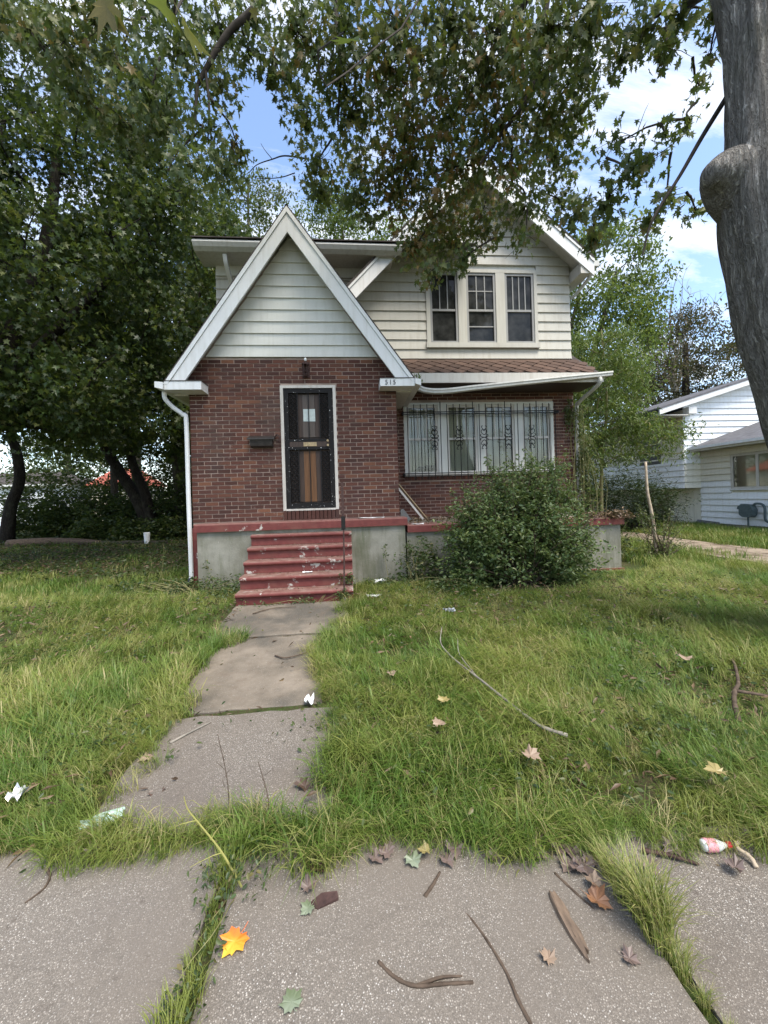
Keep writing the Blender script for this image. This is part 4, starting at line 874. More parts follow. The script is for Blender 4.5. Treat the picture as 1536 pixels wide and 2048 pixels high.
# two leaves close overhead and a dead cluster turning brown
P_.append(np.array([(-.44, .95, 2.72), (-.36, .98, 2.70), (-.54, .98, 2.73), (-.50, 1.0, 2.70), (.03, 1.3, 3.02)])); F_.append(frames(5, .75)); S_.append(np.array([.12, .10, .11, .09, .11])); Q_.append(np.full(5, .6))
pos, fr_, sz = np.concatenate(P_), np.concatenate(F_), np.concatenate(S_)
lim = MB(); limb(lim, (-1.0, 2.6, 4.6), (-.45, .97, 2.80), .008, .003); limb(lim, (-.62, 4.87, 8.26), (-1.0, 2.6, 4.6), .02, .008); limb(lim, (.6, 3.6, 5.8), (.03, 1.3, 3.06), .008, .003); limb(lim, (1.2, 4.7, 8.9), (.6, 3.6, 5.8), .02, .008)
lim.build('hanging_twig', M['branchdark'], mp_)
bm_.build('branches', M['branchdark'], mp_, smooth=True); tw.build('twigs', M['branchdark'], mp_, kind='stuff')
leaves(pos, fr_, sz, MAPLE, M['over'], mp_, tmesh('leaf', MAPLE, M['overo']), rnd=np.concatenate(Q_))

# ------------------------------------------------------------------ other trees
def tree(name, label, base, trunks, crowns, T, lsize, mt, bark, group=None, single=None, ls=None, cl=.55, droop=.45, limb_r=.07, per=None, flat=.7):
    """trunks: list of [(x,y,z,r)...]; crowns: list of (centre, radii, n_clusters, leaves per cluster)"""
    t = thing(name, label, 'tree', base, group); tm = MB(); bmh = MB(); nds = []
    for tr_ in trunks:
        c = curve([q[:3] for q in tr_], 5); r = np.interp(np.arange(len(c))/5, np.arange(len(tr_)), [q[3] for q in tr_])
        tm.tube(c, list(r), 14, True); nds += [(Vector(p), rr_) for p, rr_ in zip(c, r)][len(c)//3:]
    tm.build('trunk', M[bark], t, smooth=True)
    P, F, S = [], [], []
    rnd_ = random.Random(hash(label) % 1000 if False else len(label)*7+len(trunks))
    for (cc, rad, nc, nl) in crowns:
        for k in range(nc):
            while True:
                d = Vector((rnd_.uniform(-1, 1), rnd_.uniform(-1, 1), rnd_.uniform(-1, 1)))
                if .25 < d.length < 1: break
            d = d*(.6+.4*d.length)/max(d.length, .01)*d.length**.5 if False else d
            p = Vector(cc)+Vector((d.x*rad[0], d.y*rad[1], d.z*rad[2]))
            if p.z < .6: continue
            b, br = min(nds, key=lambda q: (q[0]-p).length+max(0, q[0].z-p.z+.2)*1.3)
            L = (p-b).length; pts = limb(bmh, b, p, min(br*.6, .012+limb_r*min(1, L/4)), .008, .1, 5, 5, rnd_)
            nds += [(q, .03) for q in pts[2:]]
            n = int(nl*rnd_.uniform(.6, 1.4)); r = cl*rnd_.uniform(.7, 1.4)
            dd = RNG.normal(0, .5, (n, 3))*np.array([r, r, r*flat]); P.append(np.array(p)+dd); F.append(frames(n, droop)); S.append(RNG.uniform(.7, 1.25, n)*lsize)
    bmh.build('branches', M[bark], t)
    if P:
        P, F, S = np.concatenate(P), np.concatenate(F), np.concatenate(S)
        leaves(P, F, S, T, M[mt], t, single)
    return t
dl = tmesh('leaf', MAPLE5, M['darko'])
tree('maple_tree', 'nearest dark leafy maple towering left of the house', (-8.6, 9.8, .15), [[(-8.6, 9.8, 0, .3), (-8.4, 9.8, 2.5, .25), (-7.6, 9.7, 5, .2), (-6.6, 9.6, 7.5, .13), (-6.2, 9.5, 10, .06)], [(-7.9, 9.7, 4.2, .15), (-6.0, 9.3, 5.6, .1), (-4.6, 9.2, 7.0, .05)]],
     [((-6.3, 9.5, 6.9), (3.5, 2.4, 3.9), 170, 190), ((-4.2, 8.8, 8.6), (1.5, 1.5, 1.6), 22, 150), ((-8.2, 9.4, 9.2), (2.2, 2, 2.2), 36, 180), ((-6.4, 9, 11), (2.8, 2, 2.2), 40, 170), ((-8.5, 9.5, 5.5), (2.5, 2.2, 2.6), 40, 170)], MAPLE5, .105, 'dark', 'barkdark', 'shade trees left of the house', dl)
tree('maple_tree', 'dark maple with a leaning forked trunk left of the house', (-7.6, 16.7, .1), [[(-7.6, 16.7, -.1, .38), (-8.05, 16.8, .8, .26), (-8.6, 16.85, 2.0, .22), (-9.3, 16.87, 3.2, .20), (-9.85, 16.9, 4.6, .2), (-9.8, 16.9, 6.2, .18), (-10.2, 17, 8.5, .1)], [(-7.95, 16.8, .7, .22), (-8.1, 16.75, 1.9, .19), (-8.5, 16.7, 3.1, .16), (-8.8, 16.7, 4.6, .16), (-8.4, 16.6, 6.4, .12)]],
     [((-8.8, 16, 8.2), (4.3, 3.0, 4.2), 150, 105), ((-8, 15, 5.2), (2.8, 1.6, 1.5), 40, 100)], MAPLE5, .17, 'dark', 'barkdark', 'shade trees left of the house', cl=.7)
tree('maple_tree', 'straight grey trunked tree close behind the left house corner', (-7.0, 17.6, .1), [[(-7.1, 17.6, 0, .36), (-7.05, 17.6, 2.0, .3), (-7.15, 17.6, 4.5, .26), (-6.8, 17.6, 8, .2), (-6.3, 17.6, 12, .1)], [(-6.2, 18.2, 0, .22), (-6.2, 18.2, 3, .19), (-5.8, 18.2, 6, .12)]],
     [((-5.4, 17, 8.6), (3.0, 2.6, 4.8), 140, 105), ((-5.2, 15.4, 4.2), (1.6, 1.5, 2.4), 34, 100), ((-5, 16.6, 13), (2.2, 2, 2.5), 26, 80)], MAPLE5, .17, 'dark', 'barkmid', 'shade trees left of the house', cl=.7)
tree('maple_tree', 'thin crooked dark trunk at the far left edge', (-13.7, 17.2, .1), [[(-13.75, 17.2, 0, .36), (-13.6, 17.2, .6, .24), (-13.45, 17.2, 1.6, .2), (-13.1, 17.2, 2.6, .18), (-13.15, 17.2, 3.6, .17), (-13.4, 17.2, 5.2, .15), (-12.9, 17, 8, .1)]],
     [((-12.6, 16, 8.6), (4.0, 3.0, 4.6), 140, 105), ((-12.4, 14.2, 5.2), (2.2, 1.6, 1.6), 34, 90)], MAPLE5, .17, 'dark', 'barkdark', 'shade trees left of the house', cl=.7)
tree('pole_tree', 'slim straight trunk standing beyond the dark hedge', (-11.3, 20.5, .1), [[(-11.3, 20.5, 0, .17), (-11.35, 20.5, 3, .15), (-11.4, 20.5, 6, .12), (-11.4, 20.5, 9, .06)]], [((-11.2, 20.5, 9), (2.5, 2, 3), 30, 60)], OVAL, .2, 'dark', 'barkmid', cl=.7)
tree('pole_tree', 'pale slim trunk in front of the red roofed house', (-12.2, 24.5, .1), [[(-12.2, 24.5, 0, .3), (-12.3, 24.5, 4, .26), (-12.2, 24.5, 8, .2)]], [((-12.2, 24.5, 9.5), (3, 3, 3.5), 30, 60)], OVAL, .22, 'dark', 'barkmid', cl=.8)
tree('backyard_tree', 'thin pale leaved tree rising behind the pointed gable', (-4.9, 22.5, .1), [[(-4.9, 22.5, 0, .25), (-5, 22.5, 8, .17), (-5.1, 22.5, 14, .1), (-5, 22.5, 19, .04)]], [((-5.0, 22.5, 16.6), (2.6, 2, 3.6), 75, 60)], OVAL, .17, 'midleaf', 'barkmid', cl=.6)
tree('backyard_tree', 'bright green treetop showing above the main roof', (0, 24, .1), [[(0, 24, 0, .25), (0, 24, 9, .18), (.1, 24, 16, .1), (0, 24, 19.5, .04)]], [((-.4, 24, 17.6), (2.6, 2, 2.4), 60, 80), ((3.6, 25, 17), (2.6, 2, 2.6), 46, 80)], OVAL, .19, 'bright', 'barkmid', cl=.65)
tree('backyard_tree', 'tall yellow green tree with slanting limbs right of the house', (9.6, 16.2, .1), [[(9.6, 16.2, 0, .24), (9.7, 16.2, 3, .2), (10.0, 16.2, 5.6, .16), (10.9, 16.2, 8.4, .12), (11.6, 16, 10.8, .06)], [(9.7, 16.2, 3.4, .13), (10.6, 16.1, 6.0, .11), (11.9, 16, 8.0, .07)], [(9.8, 16.2, 4.4, .12), (9.3, 16.2, 7, .1), (9.9, 16, 10, .06), (10.2, 16, 12.5, .03)]],
     [((10.8, 16, 8.8), (2.4, 1.9, 4.2), 125, 95), ((9.0, 15.6, 5.8), (1.4, 1.4, 2.6), 44, 100), ((12.2, 16, 11), (1.6, 1.4, 2.0), 22, 60)], OVAL, .16, 'bright', 'barkmid', cl=.55, limb_r=.05)
tree('sapling_tree', 'young lime green sapling beside the right house corner', (7.0, 10.6, .15), [[(7.0, 10.6, 0, .05), (7.05, 10.6, 2.2, .045), (7.2, 10.5, 4.0, .03), (7.1, 10.5, 6.0, .012)]],
     [((7.25, 10.5, 4.6), (1.15, 1.0, 1.7), 80, 80), ((8.2, 10.3, 2.9), (1.3, .8, .6), 40, 70), ((6.4, 10.3, 2.7), (.7, .8, .7), 24, 60)], LANCE, .13, 'bright', 'greenstem', cl=.34, limb_r=.02)
tree('dark_tree', 'dark bronze leaved tree above the neighbour roof', (24.5, 27, .1), [[(24.5, 27, 0, .4), (24.5, 27, 6, .3), (24.7, 27, 12, .15)]], [((24.3, 26.5, 10.6), (4.6, 3.5, 3.6), 130, 90), ((20.5, 26, 9), (2, 2, 2.2), 34, 80)], OVAL, .2, 'purple', 'barkdark', cl=.8)
# bare twiggy tree
bt = thing('bare_tree', 'leafless twiggy treetop against the bright clouds at right', 'tree', (29.5, 33, .1)); m = MB(); r9 = random.Random(5)
m.tube(curve([(29.5, 33, 0), (29.3, 33, 8), (28.8, 33, 13)], 5), .2, 8, False); m.build('trunk', M['greytwig'], bt)
m = MB()
for k in range(26):
    a = Vector((29.2, 33, r9.uniform(8, 14))); e = a+Vector((r9.uniform(-3.4, 3.4), r9.uniform(-1.5, 1.5), r9.uniform(3, 9))); pts = limb(m, a, e, .07, .02, .1, 6, 5, r9)
    for q in range(9):
        s = pts[r9.randint(2, 6)]; limb(m, s, s+Vector((r9.uniform(-1.3, 1.3), r9.uniform(-1, 1), r9.uniform(.3, 2.2))), .022, .008, .1, 4, 4, r9)
m.build('branches', M['greytwig'], bt)
# distant trees closing the view
for k, (x, y, h, r, lab) in enumerate([(-34, 52, 15, 6, 'far left broad tree beyond the white garage'), (-21, 58, 17, 6, 'far tree behind the red roofed house'), (-9, 55, 16, 6, 'far tree directly behind the left woods'), (8, 50, 14, 5.5, 'far tree hidden behind the brick house'), (19, 52, 13, 5, 'far green tree between the two houses'), (33, 46, 15, 6, 'far tree behind the neighbour upper roof'), (-46, 45, 15, 6, 'far tree at the extreme left')]):
    tree('far_tree', lab, (x, y, .1), [[(x, y, 0, .4), (x, y, h*.5, .3), (x, y, h*.8, .12)]], [((x, y, h*.5), (r, r*.7, h*.5), 95, 85)], OVAL, .36, 'midleaf' if k % 2 else 'dark', 'barkmid', 'distant trees closing the view', cl=1.5)

# ------------------------------------------------------------------ shrubs
def shrub(name, label, cat, base, blobs, T, lsize, mt, stem='greenstem', nstem=30, wisps=0, droop=.2, group=None, shell=.45):
    t = thing(name, label, cat, base, group); m = MB(); P, F, S = [], [], []; rs = random.Random(len(label))
    for (c, rad, n) in blobs:
        d = RNG.normal(0, 1, (n, 3)); d /= np.linalg.norm(d, axis=1)[:, None]; d *= (RNG.uniform(shell**2, 1, n)**.5)[:, None]
        nz = 1+.22*np.sin(d[:, 0]*7+c[0])+.2*np.sin(d[:, 1]*8+d[:, 2]*6)+.17*np.sin(d[:, 2]*11+d[:, 0]*9)
        d *= nz[:, None]; p = np.array(c)+d*np.array(rad); p = p[p[:, 2] > base[2]+.02]; P.append(p); F.append(frames(len(p), droop)); S.append(RNG.uniform(.6, 1.3, len(p))*lsize)
        for k in range(nstem):
            v = Vector((rs.gauss(0, .5), rs.gauss(0, .5), rs.uniform(-.2, .9))); e = Vector(c)+Vector((v.x*rad[0], v.y*rad[1], v.z*rad[2])); limb(m, Vector(base)+Vector((rs.uniform(-.2, .2), rs.uniform(-.15, .15), 0))*min(1, max(rad)*2), e, min(.014, .02*max(rad)), min(.004, .006*max(rad)), .1, 5, 4, rs)
    for k in range(wisps):
        c, rad, _ = rs.choice(blobs); a = rs.uniform(0, 2*PI); b0 = Vector(c)+Vector((math.cos(a)*rad[0]*.6, math.sin(a)*rad[1]*.6, rad[2]*rs.uniform(.2, .8)))
        q = min(1, max(rad)*1.6); e = b0+Vector((math.cos(a)*rs.uniform(.05, .3), math.sin(a)*.15, rs.uniform(.2, .65)))*q; pts = limb(m, b0, e, .005*q, .002*q, .15, 6, 4, rs)
        n = 26; ii = RNG.integers(1, 6, n); p = np.array([tuple(pts[i].lerp(pts[i+1], rs.random())) for i in ii])+RNG.normal(0, .025, (n, 3)); P.append(p); F.append(frames(n, droop)); S.append(RNG.uniform(.6, 1.1, n)*lsize)
    m.build('stems', M[stem], t); P, F, S = np.concatenate(P), np.concatenate(F), np.concatenate(S); leaves(P, F, S, T, M[mt], t); return t
shrub('shrub', 'large round overgrown green bush hiding the porch front', 'shrub', (2.55, 5.95, .14), [((2.4, 5.95, .80), (.85, .62, .72), 7600), ((2.85, 5.95, 1.0), (.7, .6, .75), 6600), ((1.95, 5.85, .95), (.5, .5, .5), 4000), ((3.2, 5.85, .6), (.5, .55, .55), 5200), ((2.5, 6.0, 1.45), (.5, .4, .36), 2400), ((3.05, 6.0, 1.55), (.4, .36, .3), 1600), ((1.78, 5.9, .42), (.4, .4, .36), 2400)], OVAL, .058, 'shrub', 'twig', 30, 170)
shrub('yew_bush', 'dark needle leaved bush beside the dirt drive', 'bush', (9.3, 12.3, .15), [((9.0, 12.4, 1.25), (1.1, 1.0, 1.05), 6500), ((10.1, 12.5, 1.0), (.8, .9, .9), 4500), ((7.9, 12.5, 1.2), (.8, .8, 1.1), 4200)], LANCE, .10, 'hedge', 'barkdark', 16, 0, .1)
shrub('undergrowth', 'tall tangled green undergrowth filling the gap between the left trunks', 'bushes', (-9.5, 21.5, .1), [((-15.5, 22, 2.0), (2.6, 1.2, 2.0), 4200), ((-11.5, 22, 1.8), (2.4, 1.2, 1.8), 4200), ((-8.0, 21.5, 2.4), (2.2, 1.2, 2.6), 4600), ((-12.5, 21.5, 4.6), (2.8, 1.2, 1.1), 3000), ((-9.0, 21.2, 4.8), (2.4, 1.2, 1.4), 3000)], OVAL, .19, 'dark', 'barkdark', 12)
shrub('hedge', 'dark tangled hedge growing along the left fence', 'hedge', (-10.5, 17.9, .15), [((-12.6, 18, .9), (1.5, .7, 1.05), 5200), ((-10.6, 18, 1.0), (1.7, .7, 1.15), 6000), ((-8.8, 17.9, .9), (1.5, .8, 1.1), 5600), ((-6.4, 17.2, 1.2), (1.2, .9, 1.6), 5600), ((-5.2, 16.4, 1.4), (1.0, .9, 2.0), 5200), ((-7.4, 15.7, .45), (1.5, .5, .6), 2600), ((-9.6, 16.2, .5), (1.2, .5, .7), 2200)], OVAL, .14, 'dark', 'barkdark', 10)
shrub('corner_weeds', 'leafy weeds growing at the left foot of the porch', 'weeds', (-2.2, 6.1, .15), [((-2.25, 6.2, .2), (.62, .3, .26), 1300), ((-1.8, 5.9, .18), (.3, .35, .24), 700), ((-3.2, 6.6, .2), (.7, .5, .2), 900)], OVAL, .05, 'cover', 'greenstem', 14, 6)
shrub('corner_weeds', 'ivy and weeds against the concrete right of the steps', 'weeds', (.9, 6.1, .15), [((1.15, 6.2, .42), (.38, .22, .42), 1300), ((.65, 6.05, .2), (.5, .3, .14), 900), ((1.45, 5.6, .2), (.5, .35, .2), 900)], OVAL, .055, 'cover', 'greenstem', 10, 6)
shrub('step_weeds', 'small weeds sprouting at the foot of the bottom red step', 'weeds', (-.45, 5.3, .16), [((-.62, 5.33, .2), (.2, .06, .07), 160), ((-.12, 5.34, .24), (.1, .07, .12), 190), ((-.05, 5.6, .42), (.12, .06, .08), 120), ((-1.1, 5.32, .18), (.25, .05, .03), 90)], OVAL, .035, 'cover', 'greenstem', 3, 0)
shrub('gutter_plant', 'weed sprouting from the eave gutter above the porch', 'plant', (1.2, 6.75, 3.44), [((1.22, 6.72, 3.55), (.07, .07, .12), 60), ((1.24, 6.68, 3.3), (.08, .07, .2), 150)], LANCE, .06, 'bright', 'greenstem', 5, 0, .8)
shrub('dead_vine', 'brown and green vine spilling over the right pier cap', 'vine', (4.55, 6.6, 1.05), [((4.62, 6.5, 1.10), (.22, .2, .12), 500), ((4.2, 6.6, 1.12), (.4, .2, .07), 420), ((4.72, 6.44, .95), (.1, .1, .16), 160)], OVAL, .05, 'litter', 'twig', 8)
shrub('climbing_vine', 'green vine climbing the downspout at the right house corner', 'vine', (5.0, 8.0, .2), [((4.98, 8.1, 2.2), (.14, .12, .5), 420), ((5.05, 8.05, 1.5), (.25, .2, .6), 700), ((4.75, 8.18, 3.2), (.12, .05, .4), 160), ((4.93, 8.12, 3.0), (.07, .08, .5), 120)], OVAL, .07, 'midleaf', 'greenstem', 10, 6, .5)
st_ = shrub('scraggly_shrub', 'scraggly half bare shrub with long twigs by the drive', 'shrub', (6.05, 7.35, .15), [((6.05, 7.35, .62), (.42, .4, .45), 520), ((6.0, 7.3, .25), (.3, .3, .2), 260)], OVAL, .05, 'midleaf', 'twig', 16, 12)
m = MB(); rs = random.Random(8)
for k in range(22):
    a = rs.uniform(-.9, 1.1); limb(m, (6.08, 7.35, .15), (6.08+math.sin(a)*rs.uniform(.5, 1.0), 7.35+rs.uniform(-.4, .4), .15+math.cos(a)*rs.uniform(.5, 1.1)), .009, .003, .08, 6, 4, rs)
m.build('bare_stems', M['twig'], st_)
m = MB(); m.tube(curve([(6.02, 7.4, .1), (5.98, 7.4, .7), (5.93, 7.4, 1.1), (5.86, 7.4, 1.5), (5.84, 7.4, 2.08)], 6), list(np.linspace(.036, .024, 25)), 7); tag(m.build('dead_stake', M['paletwig'], smooth=True), 'pale barkless dead stem standing upright in the scraggly shrub', 'dead stem')
shrub('side_bush', 'low green growth between the pier and the dirt drive', 'bush', (5.3, 7.6, .15), [((5.2, 7.6, .4), (.5, .5, .35), 700), ((5.3, 9.5, .7), (.5, .8, .7), 900)], OVAL, .07, 'midleaf', 'greenstem', 8, 4)

# ------------------------------------------------------------------ grass
def make_clump(seed, n, r, hmin, hmax, w, lean, mt, segs=3, comb=.6):
    rs = random.Random(seed); m = MB()
    for k in range(n):
        a, q = rs.uniform(0, 2*PI), r*math.sqrt(rs.random()); bx, by = q*math.cos(a), q*math.sin(a)
        L = rs.uniform(hmin, hmax); da = rs.gauss(0, .7) if rs.random() < comb else rs.uniform(0, 2*PI); le = lean*rs.uniform(.45, 1.35); ww = w*rs.uniform(.6, 1.3)
        dx_, dy_ = math.cos(da), math.sin(da); px, py = -dy_, dx_; P = []; x, z, t = 0, 0, .12*le
        for s in range(segs+1):
            P.append((bx+dx_*x, by+dy_*x, max(z, .004))); x += L/segs*math.sin(min(t, 1.9)); z += L/segs*math.cos(min(t, 1.9)); t += le*.62
        v = []; 
        for s, p in enumerate(P[:-1]):
            hw = ww*(1-.5*s/segs)/2; v += [(p[0]-px*hw, p[1]-py*hw, p[2]), (p[0]+px*hw, p[1]+py*hw, p[2])]
        v.append(P[-1]); m.add(v, [(2*i, 2*i+1, 2*i+3, 2*i+2) for i in range(segs-1)]+[(2*segs-2, 2*segs-1, 2*segs)])
    me = bpy.data.meshes.new('grass_blades'); me.from_pydata(m.v, [], m.f); me.materials.append(mt); return bpy.data.objects.new('grass_blades_%03d' % seed, me)
def scatter(name, pts, rot, scl, idx, coll, label, cat):
    me = bpy.data.meshes.new(name); me.from_pydata(pts.tolist(), [], [])
    for nm, ty, key, d in (('rot', 'FLOAT_VECTOR', 'vector', rot.ravel()), ('scl', 'FLOAT', 'value', scl), ('idx', 'INT', 'value', idx)):
        at = me.attributes.new(nm, ty, 'POINT'); at.data.foreach_set(key, d)
    o = bpy.data.objects.new(name, me); COL.objects.link(o); tag(o, label, cat, kind='stuff')
    ng = bpy.data.node_groups.new(name, 'GeometryNodeTree'); ng.interface.new_socket('Geometry', in_out='INPUT', socket_type='NodeSocketGeometry'); ng.interface.new_socket('Geometry', in_out='OUTPUT', socket_type='NodeSocketGeometry')
    N = ng.nodes; gi, go = N.new('NodeGroupInput'), N.new('NodeGroupOutput'); ci = N.new('GeometryNodeCollectionInfo'); ci.inputs['Collection'].default_value = coll; ci.inputs['Separate Children'].default_value = True; ci.inputs['Reset Children'].default_value = True
    ip = N.new('GeometryNodeInstanceOnPoints'); ip.inputs['Pick Instance'].default_value = True
    def na(nm, ty):
        x = N.new('GeometryNodeInputNamedAttribute'); x.data_type = ty; x.inputs['Name'].default_value = nm; return x.outputs[0]
    er = N.new('FunctionNodeEulerToRotation'); ng.links.new(na('rot', 'FLOAT_VECTOR'), er.inputs[0])
    ng.links.new(gi.outputs[0], ip.inputs['Points']); ng.links.new(ci.outputs[0], ip.inputs['Instance']); ng.links.new(na('idx', 'INT'), ip.inputs['Instance Index'])
    ng.links.new(er.outputs[0], ip.inputs['Rotation']); ng.links.new(na('scl', 'FLOAT'), ip.inputs['Scale']); ng.links.new(ip.outputs[0], go.inputs[0])
    md = o.modifiers.new('scatter', 'NODES'); md.node_group = ng; return o
gc = bpy.data.collections.new('grass_clumps')
for k in range(6): gc.objects.link(make_clump(k, 26, .055, .10, .24, .0036, 1.05, M['grass']))
for k in range(2): gc.objects.link(make_clump(12+k, 9, .05, .12, .26, .0075, .8, M['grass'], 4))
for k in range(2): gc.objects.link(make_clump(20+k, 22, .06, .12, .28, .0036, 1.25, M['dry_sunlit_grass']))
gf = bpy.data.collections.new('grass_clumps_far')
for k in range(4): gf.objects.link(make_clump(40+k, 26, .16, .07, .19, .009, 1.0, M['grass'], 2))
def smooth_noise(x, y, s=1., o=0.): return .5+.25*np.sin(x*1.9*s+o+1.3*np.sin(y*1.1*s+o))+.25*np.sin(y*2.3*s-o+1.1*np.sin(x*1.6*s))
def lawn_pts(x0, x1, y0, y1, dens, margin=.0):
    n = int((x1-x0)*(y1-y0)*dens); x = RNG.uniform(x0, x1, n); y = RNG.uniform(y0, y1, n)
    keep = np.ones(n, bool)
    d, lat = y*FW.y+x*FW.x, x*R0.x+y*R0.y
    keep &= np.abs(lat) < d*.99+1.7
    w = .05*np.sin(y*5+x)+.05*np.sin(y*11)
    pathL = np.where(y < 2.95, -1.22, np.where(y < 4.25, -1.24, -1.52))+.10*np.sin(y*3.1+.5)+w; pathR = np.where(y < 2.95, -.13, np.where(y < 4.25, -.36, -.20))+w+.07*np.sin(y*4.3)
    keep &= ~((x > pathL) & (x < pathR) & (y > 1.96+.04*np.sin(x*9)) & (y < 5.5))
    edge = 1.715-.10*x+.04*np.sin(x*7)+.03*np.sin(x*17+1)
    keep &= y > edge
    keep &= ~((x > -2.75) & (x < .1) & (y > 6.1)) & ~((x > -1.5) & (x < .05) & (y > 5.3)) & ~((x > -2.5) & (x < 5.0) & (y > 6.35)) & ~((x > -2.8) & (x < 5.2) & (y > 6.5))
    keep &= ~((np.abs(x-8.15) < .62+.15*np.sin(y*1.3)) & (y > 3.6)); keep &= ~((x > 12.6) & (y > 3))
    keep &= ~(((x-2.55)/1.2)**2+((y-5.95)/.7)**2 < .8)
    keep &= ~((x < -2.9) & (y > 8.1+.5*np.sin(x*1.7)) & (RNG.uniform(0, 1, n) < .97))
    keep &= ~((((x-2.75)/.55)**2+((y-2.65)/.38)**2 < 1) & (RNG.uniform(0, 1, n) < .8))
    bare = smooth_noise(x, y, 1.4, 2.) < .16; keep &= ~(bare & (RNG.uniform(0, 1, n) < .6))
    return x[keep], y[keep]
sets = []
for (a, b, c, d, dens) in ((-4.3, 4.4, 1.25, 3.1, 700), (-5.5, 5.5, 3.1, 4.6, 420), (-7.5, 7.5, 4.6, 6.6, 230)):
    sets.append(lawn_pts(a, b, c, d, dens))
x, y = np.concatenate([s[0] for s in sets]), np.concatenate([s[1] for s in sets])
flow = 2.6+1.5*np.sin(x*.9+1.1)+1.2*np.sin(y*1.3+x*.6)
rot = np.stack([RNG.normal(0, .08, len(x)), RNG.normal(0, .08, len(x)), flow+RNG.normal(0, .45, len(x))], 1)
hn = smooth_noise(x, y, 1.1, .7); hn2 = smooth_noise(x, y, 3.1, 2.1)
scl = (.42+.55*hn+.35*hn2)*RNG.uniform(.7, 1.25, len(x))*np.clip(1.12-.06*(y-2), .7, 1.15)
dry = smooth_noise(x, y, 1.7, 4.)
idx = np.where(RNG.uniform(0, 1, len(x)) < np.clip((dry-.42)*1.6+.08+.42*np.clip((y-2.6)/1.5, 0, 1)*np.clip((x+.2)/1.5, 0, 1), .05, .8), RNG.integers(8, 10, len(x)), RNG.integers(0, 8, len(x)))  # extra yellow clumps towards the right rear imitate sunlight on the lawn
scatter('lawn_grass', np.stack([x, y, gn(y)-.004], 1), rot, scl.astype(np.float32), idx.astype(np.int32), gc, 'long unmown green grass of the front lawn', 'grass')
n = 420; xe = RNG.uniform(-2.4, 2.6, n); ye = 1.75-.10*xe+.04*np.sin(xe*7)+.03*np.sin(xe*17+1)+RNG.uniform(-.04, .16, n)
rot = np.stack([RNG.normal(0, .1, n), RNG.normal(0, .1, n), RNG.normal(-1.5, .7, n)], 1)
scatter('edge_grass', np.stack([xe, ye, np.full(n, .0)], 1), rot, RNG.uniform(.45, .95, n).astype(np.float32), np.where(RNG.uniform(0, 1, n) < .45, RNG.integers(8, 10, n), RNG.integers(0, 8, n)).astype(np.int32), gc, 'half dry grass drooping over the back edge of the sidewalk', 'grass')
xf, yf = lawn_pts(-16, 14, 6.6, 26, 55)
rot = np.stack([np.zeros(len(xf)), np.zeros(len(xf)), RNG.uniform(0, 6.28, len(xf))], 1)
scatter('far_grass', np.stack([xf, yf, gn(yf)-.004], 1), rot, RNG.uniform(.6, 1.4, len(xf)).astype(np.float32), RNG.integers(0, 4, len(xf)).astype(np.int32), gf, 'grass further back beside both houses', 'grass')
# broad leaved weeds in the lawn, litter under the trees
def cover(name, label, n, xs, ys, T, size, mt, hgt=.06, cl=None, cat='ground cover', droop=.1):
    if cl:
        c = RNG.integers(0, len(cl), n); x = np.array([cl[i][0] for i in c])+RNG.normal(0, 1, n)*np.array([cl[i][2] for i in c]); y = np.array([cl[i][1] for i in c])+RNG.normal(0, .6, n)*np.array([cl[i][2] for i in c])
    else:
        x, y = RNG.uniform(*xs, n), RNG.uniform(*ys, n); kp = ~((x > -1.35) & (x < .1) & (y < 5.5) & (RNG.uniform(0, 1, n) < .94)); x, y = x[kp], y[kp]; n = len(x)
    p = np.stack([x, y, gn(y)+RNG.uniform(.01, hgt, n)], 1); o = leaf_obj(name, T, p, frames(n, droop), RNG.uniform(.6, 1.3, n)*size, M[mt]); return tag(o, label, cat, kind='stuff')
cover('weed_leaves', 'low broadleaf weeds scattered through the lawn', 7500, None, None, OVAL, .033, 'cover', .13, [(1.4, 3.0, .3), (2.6, 3.8, .5), (.2, 2.6, .3), (-3.4, 3.8, .6), (1.0, 2.1, .3), (4.2, 5.0, .7), (1.6, 2.9, .35), (2.2, 3.2, .3), (1.3, 3.2, .25), (1.9, 2.3, .2), (-1.6, 2.6, .25), (-2.6, 4.6, .5), (-2.0, 5.6, .5), (.9, 5.2, .5), (3.3, 4.2, .5), (.5, 4.2, .4), (-3.6, 6.0, .7), (2.0, 4.9, .6), (3.2, 2.6, .25)])
cover('lawn_weeds', 'small broad leaved weeds mixed all through the grass', 6500, (-5.5, 5.5), (1.75, 6.2), OVAL, .034, 'cover', .15)
cover('leaf_fragments', 'broken brown leaf bits drifted along the walk edges', 700, None, None, OVAL, .032, 'litter', .015, [(.5, 1.66, .25), (.85, 1.55, .12), (1.2, 1.55, .2), (-1.2, 1.85, .25), (-.55, 1.6, .12), (-1.22, 2.4, .12), (-.85, 2.92, .2), (-.8, 5.25, .3), (2.7, 2.6, .3), (1.6, 1.5, .2)])
cover('lawn_thatch', 'dry straw and dead leaves caught low in the lawn grass', 5200, (-4.5, 5.0), (1.85, 5.6), LANCE, .07, 'litter', .12)
cover('leaf_litter', 'dry fallen leaves and ivy carpeting the shaded left yard', 9000, (-14, -2.9), (7.2, 18), OVAL, .07, 'litter', .05)
cover('ivy_cover', 'low green ground cover under the left trees', 9000, (-14, -2.8), (7.6, 18), OVAL, .08, 'dark', .16)
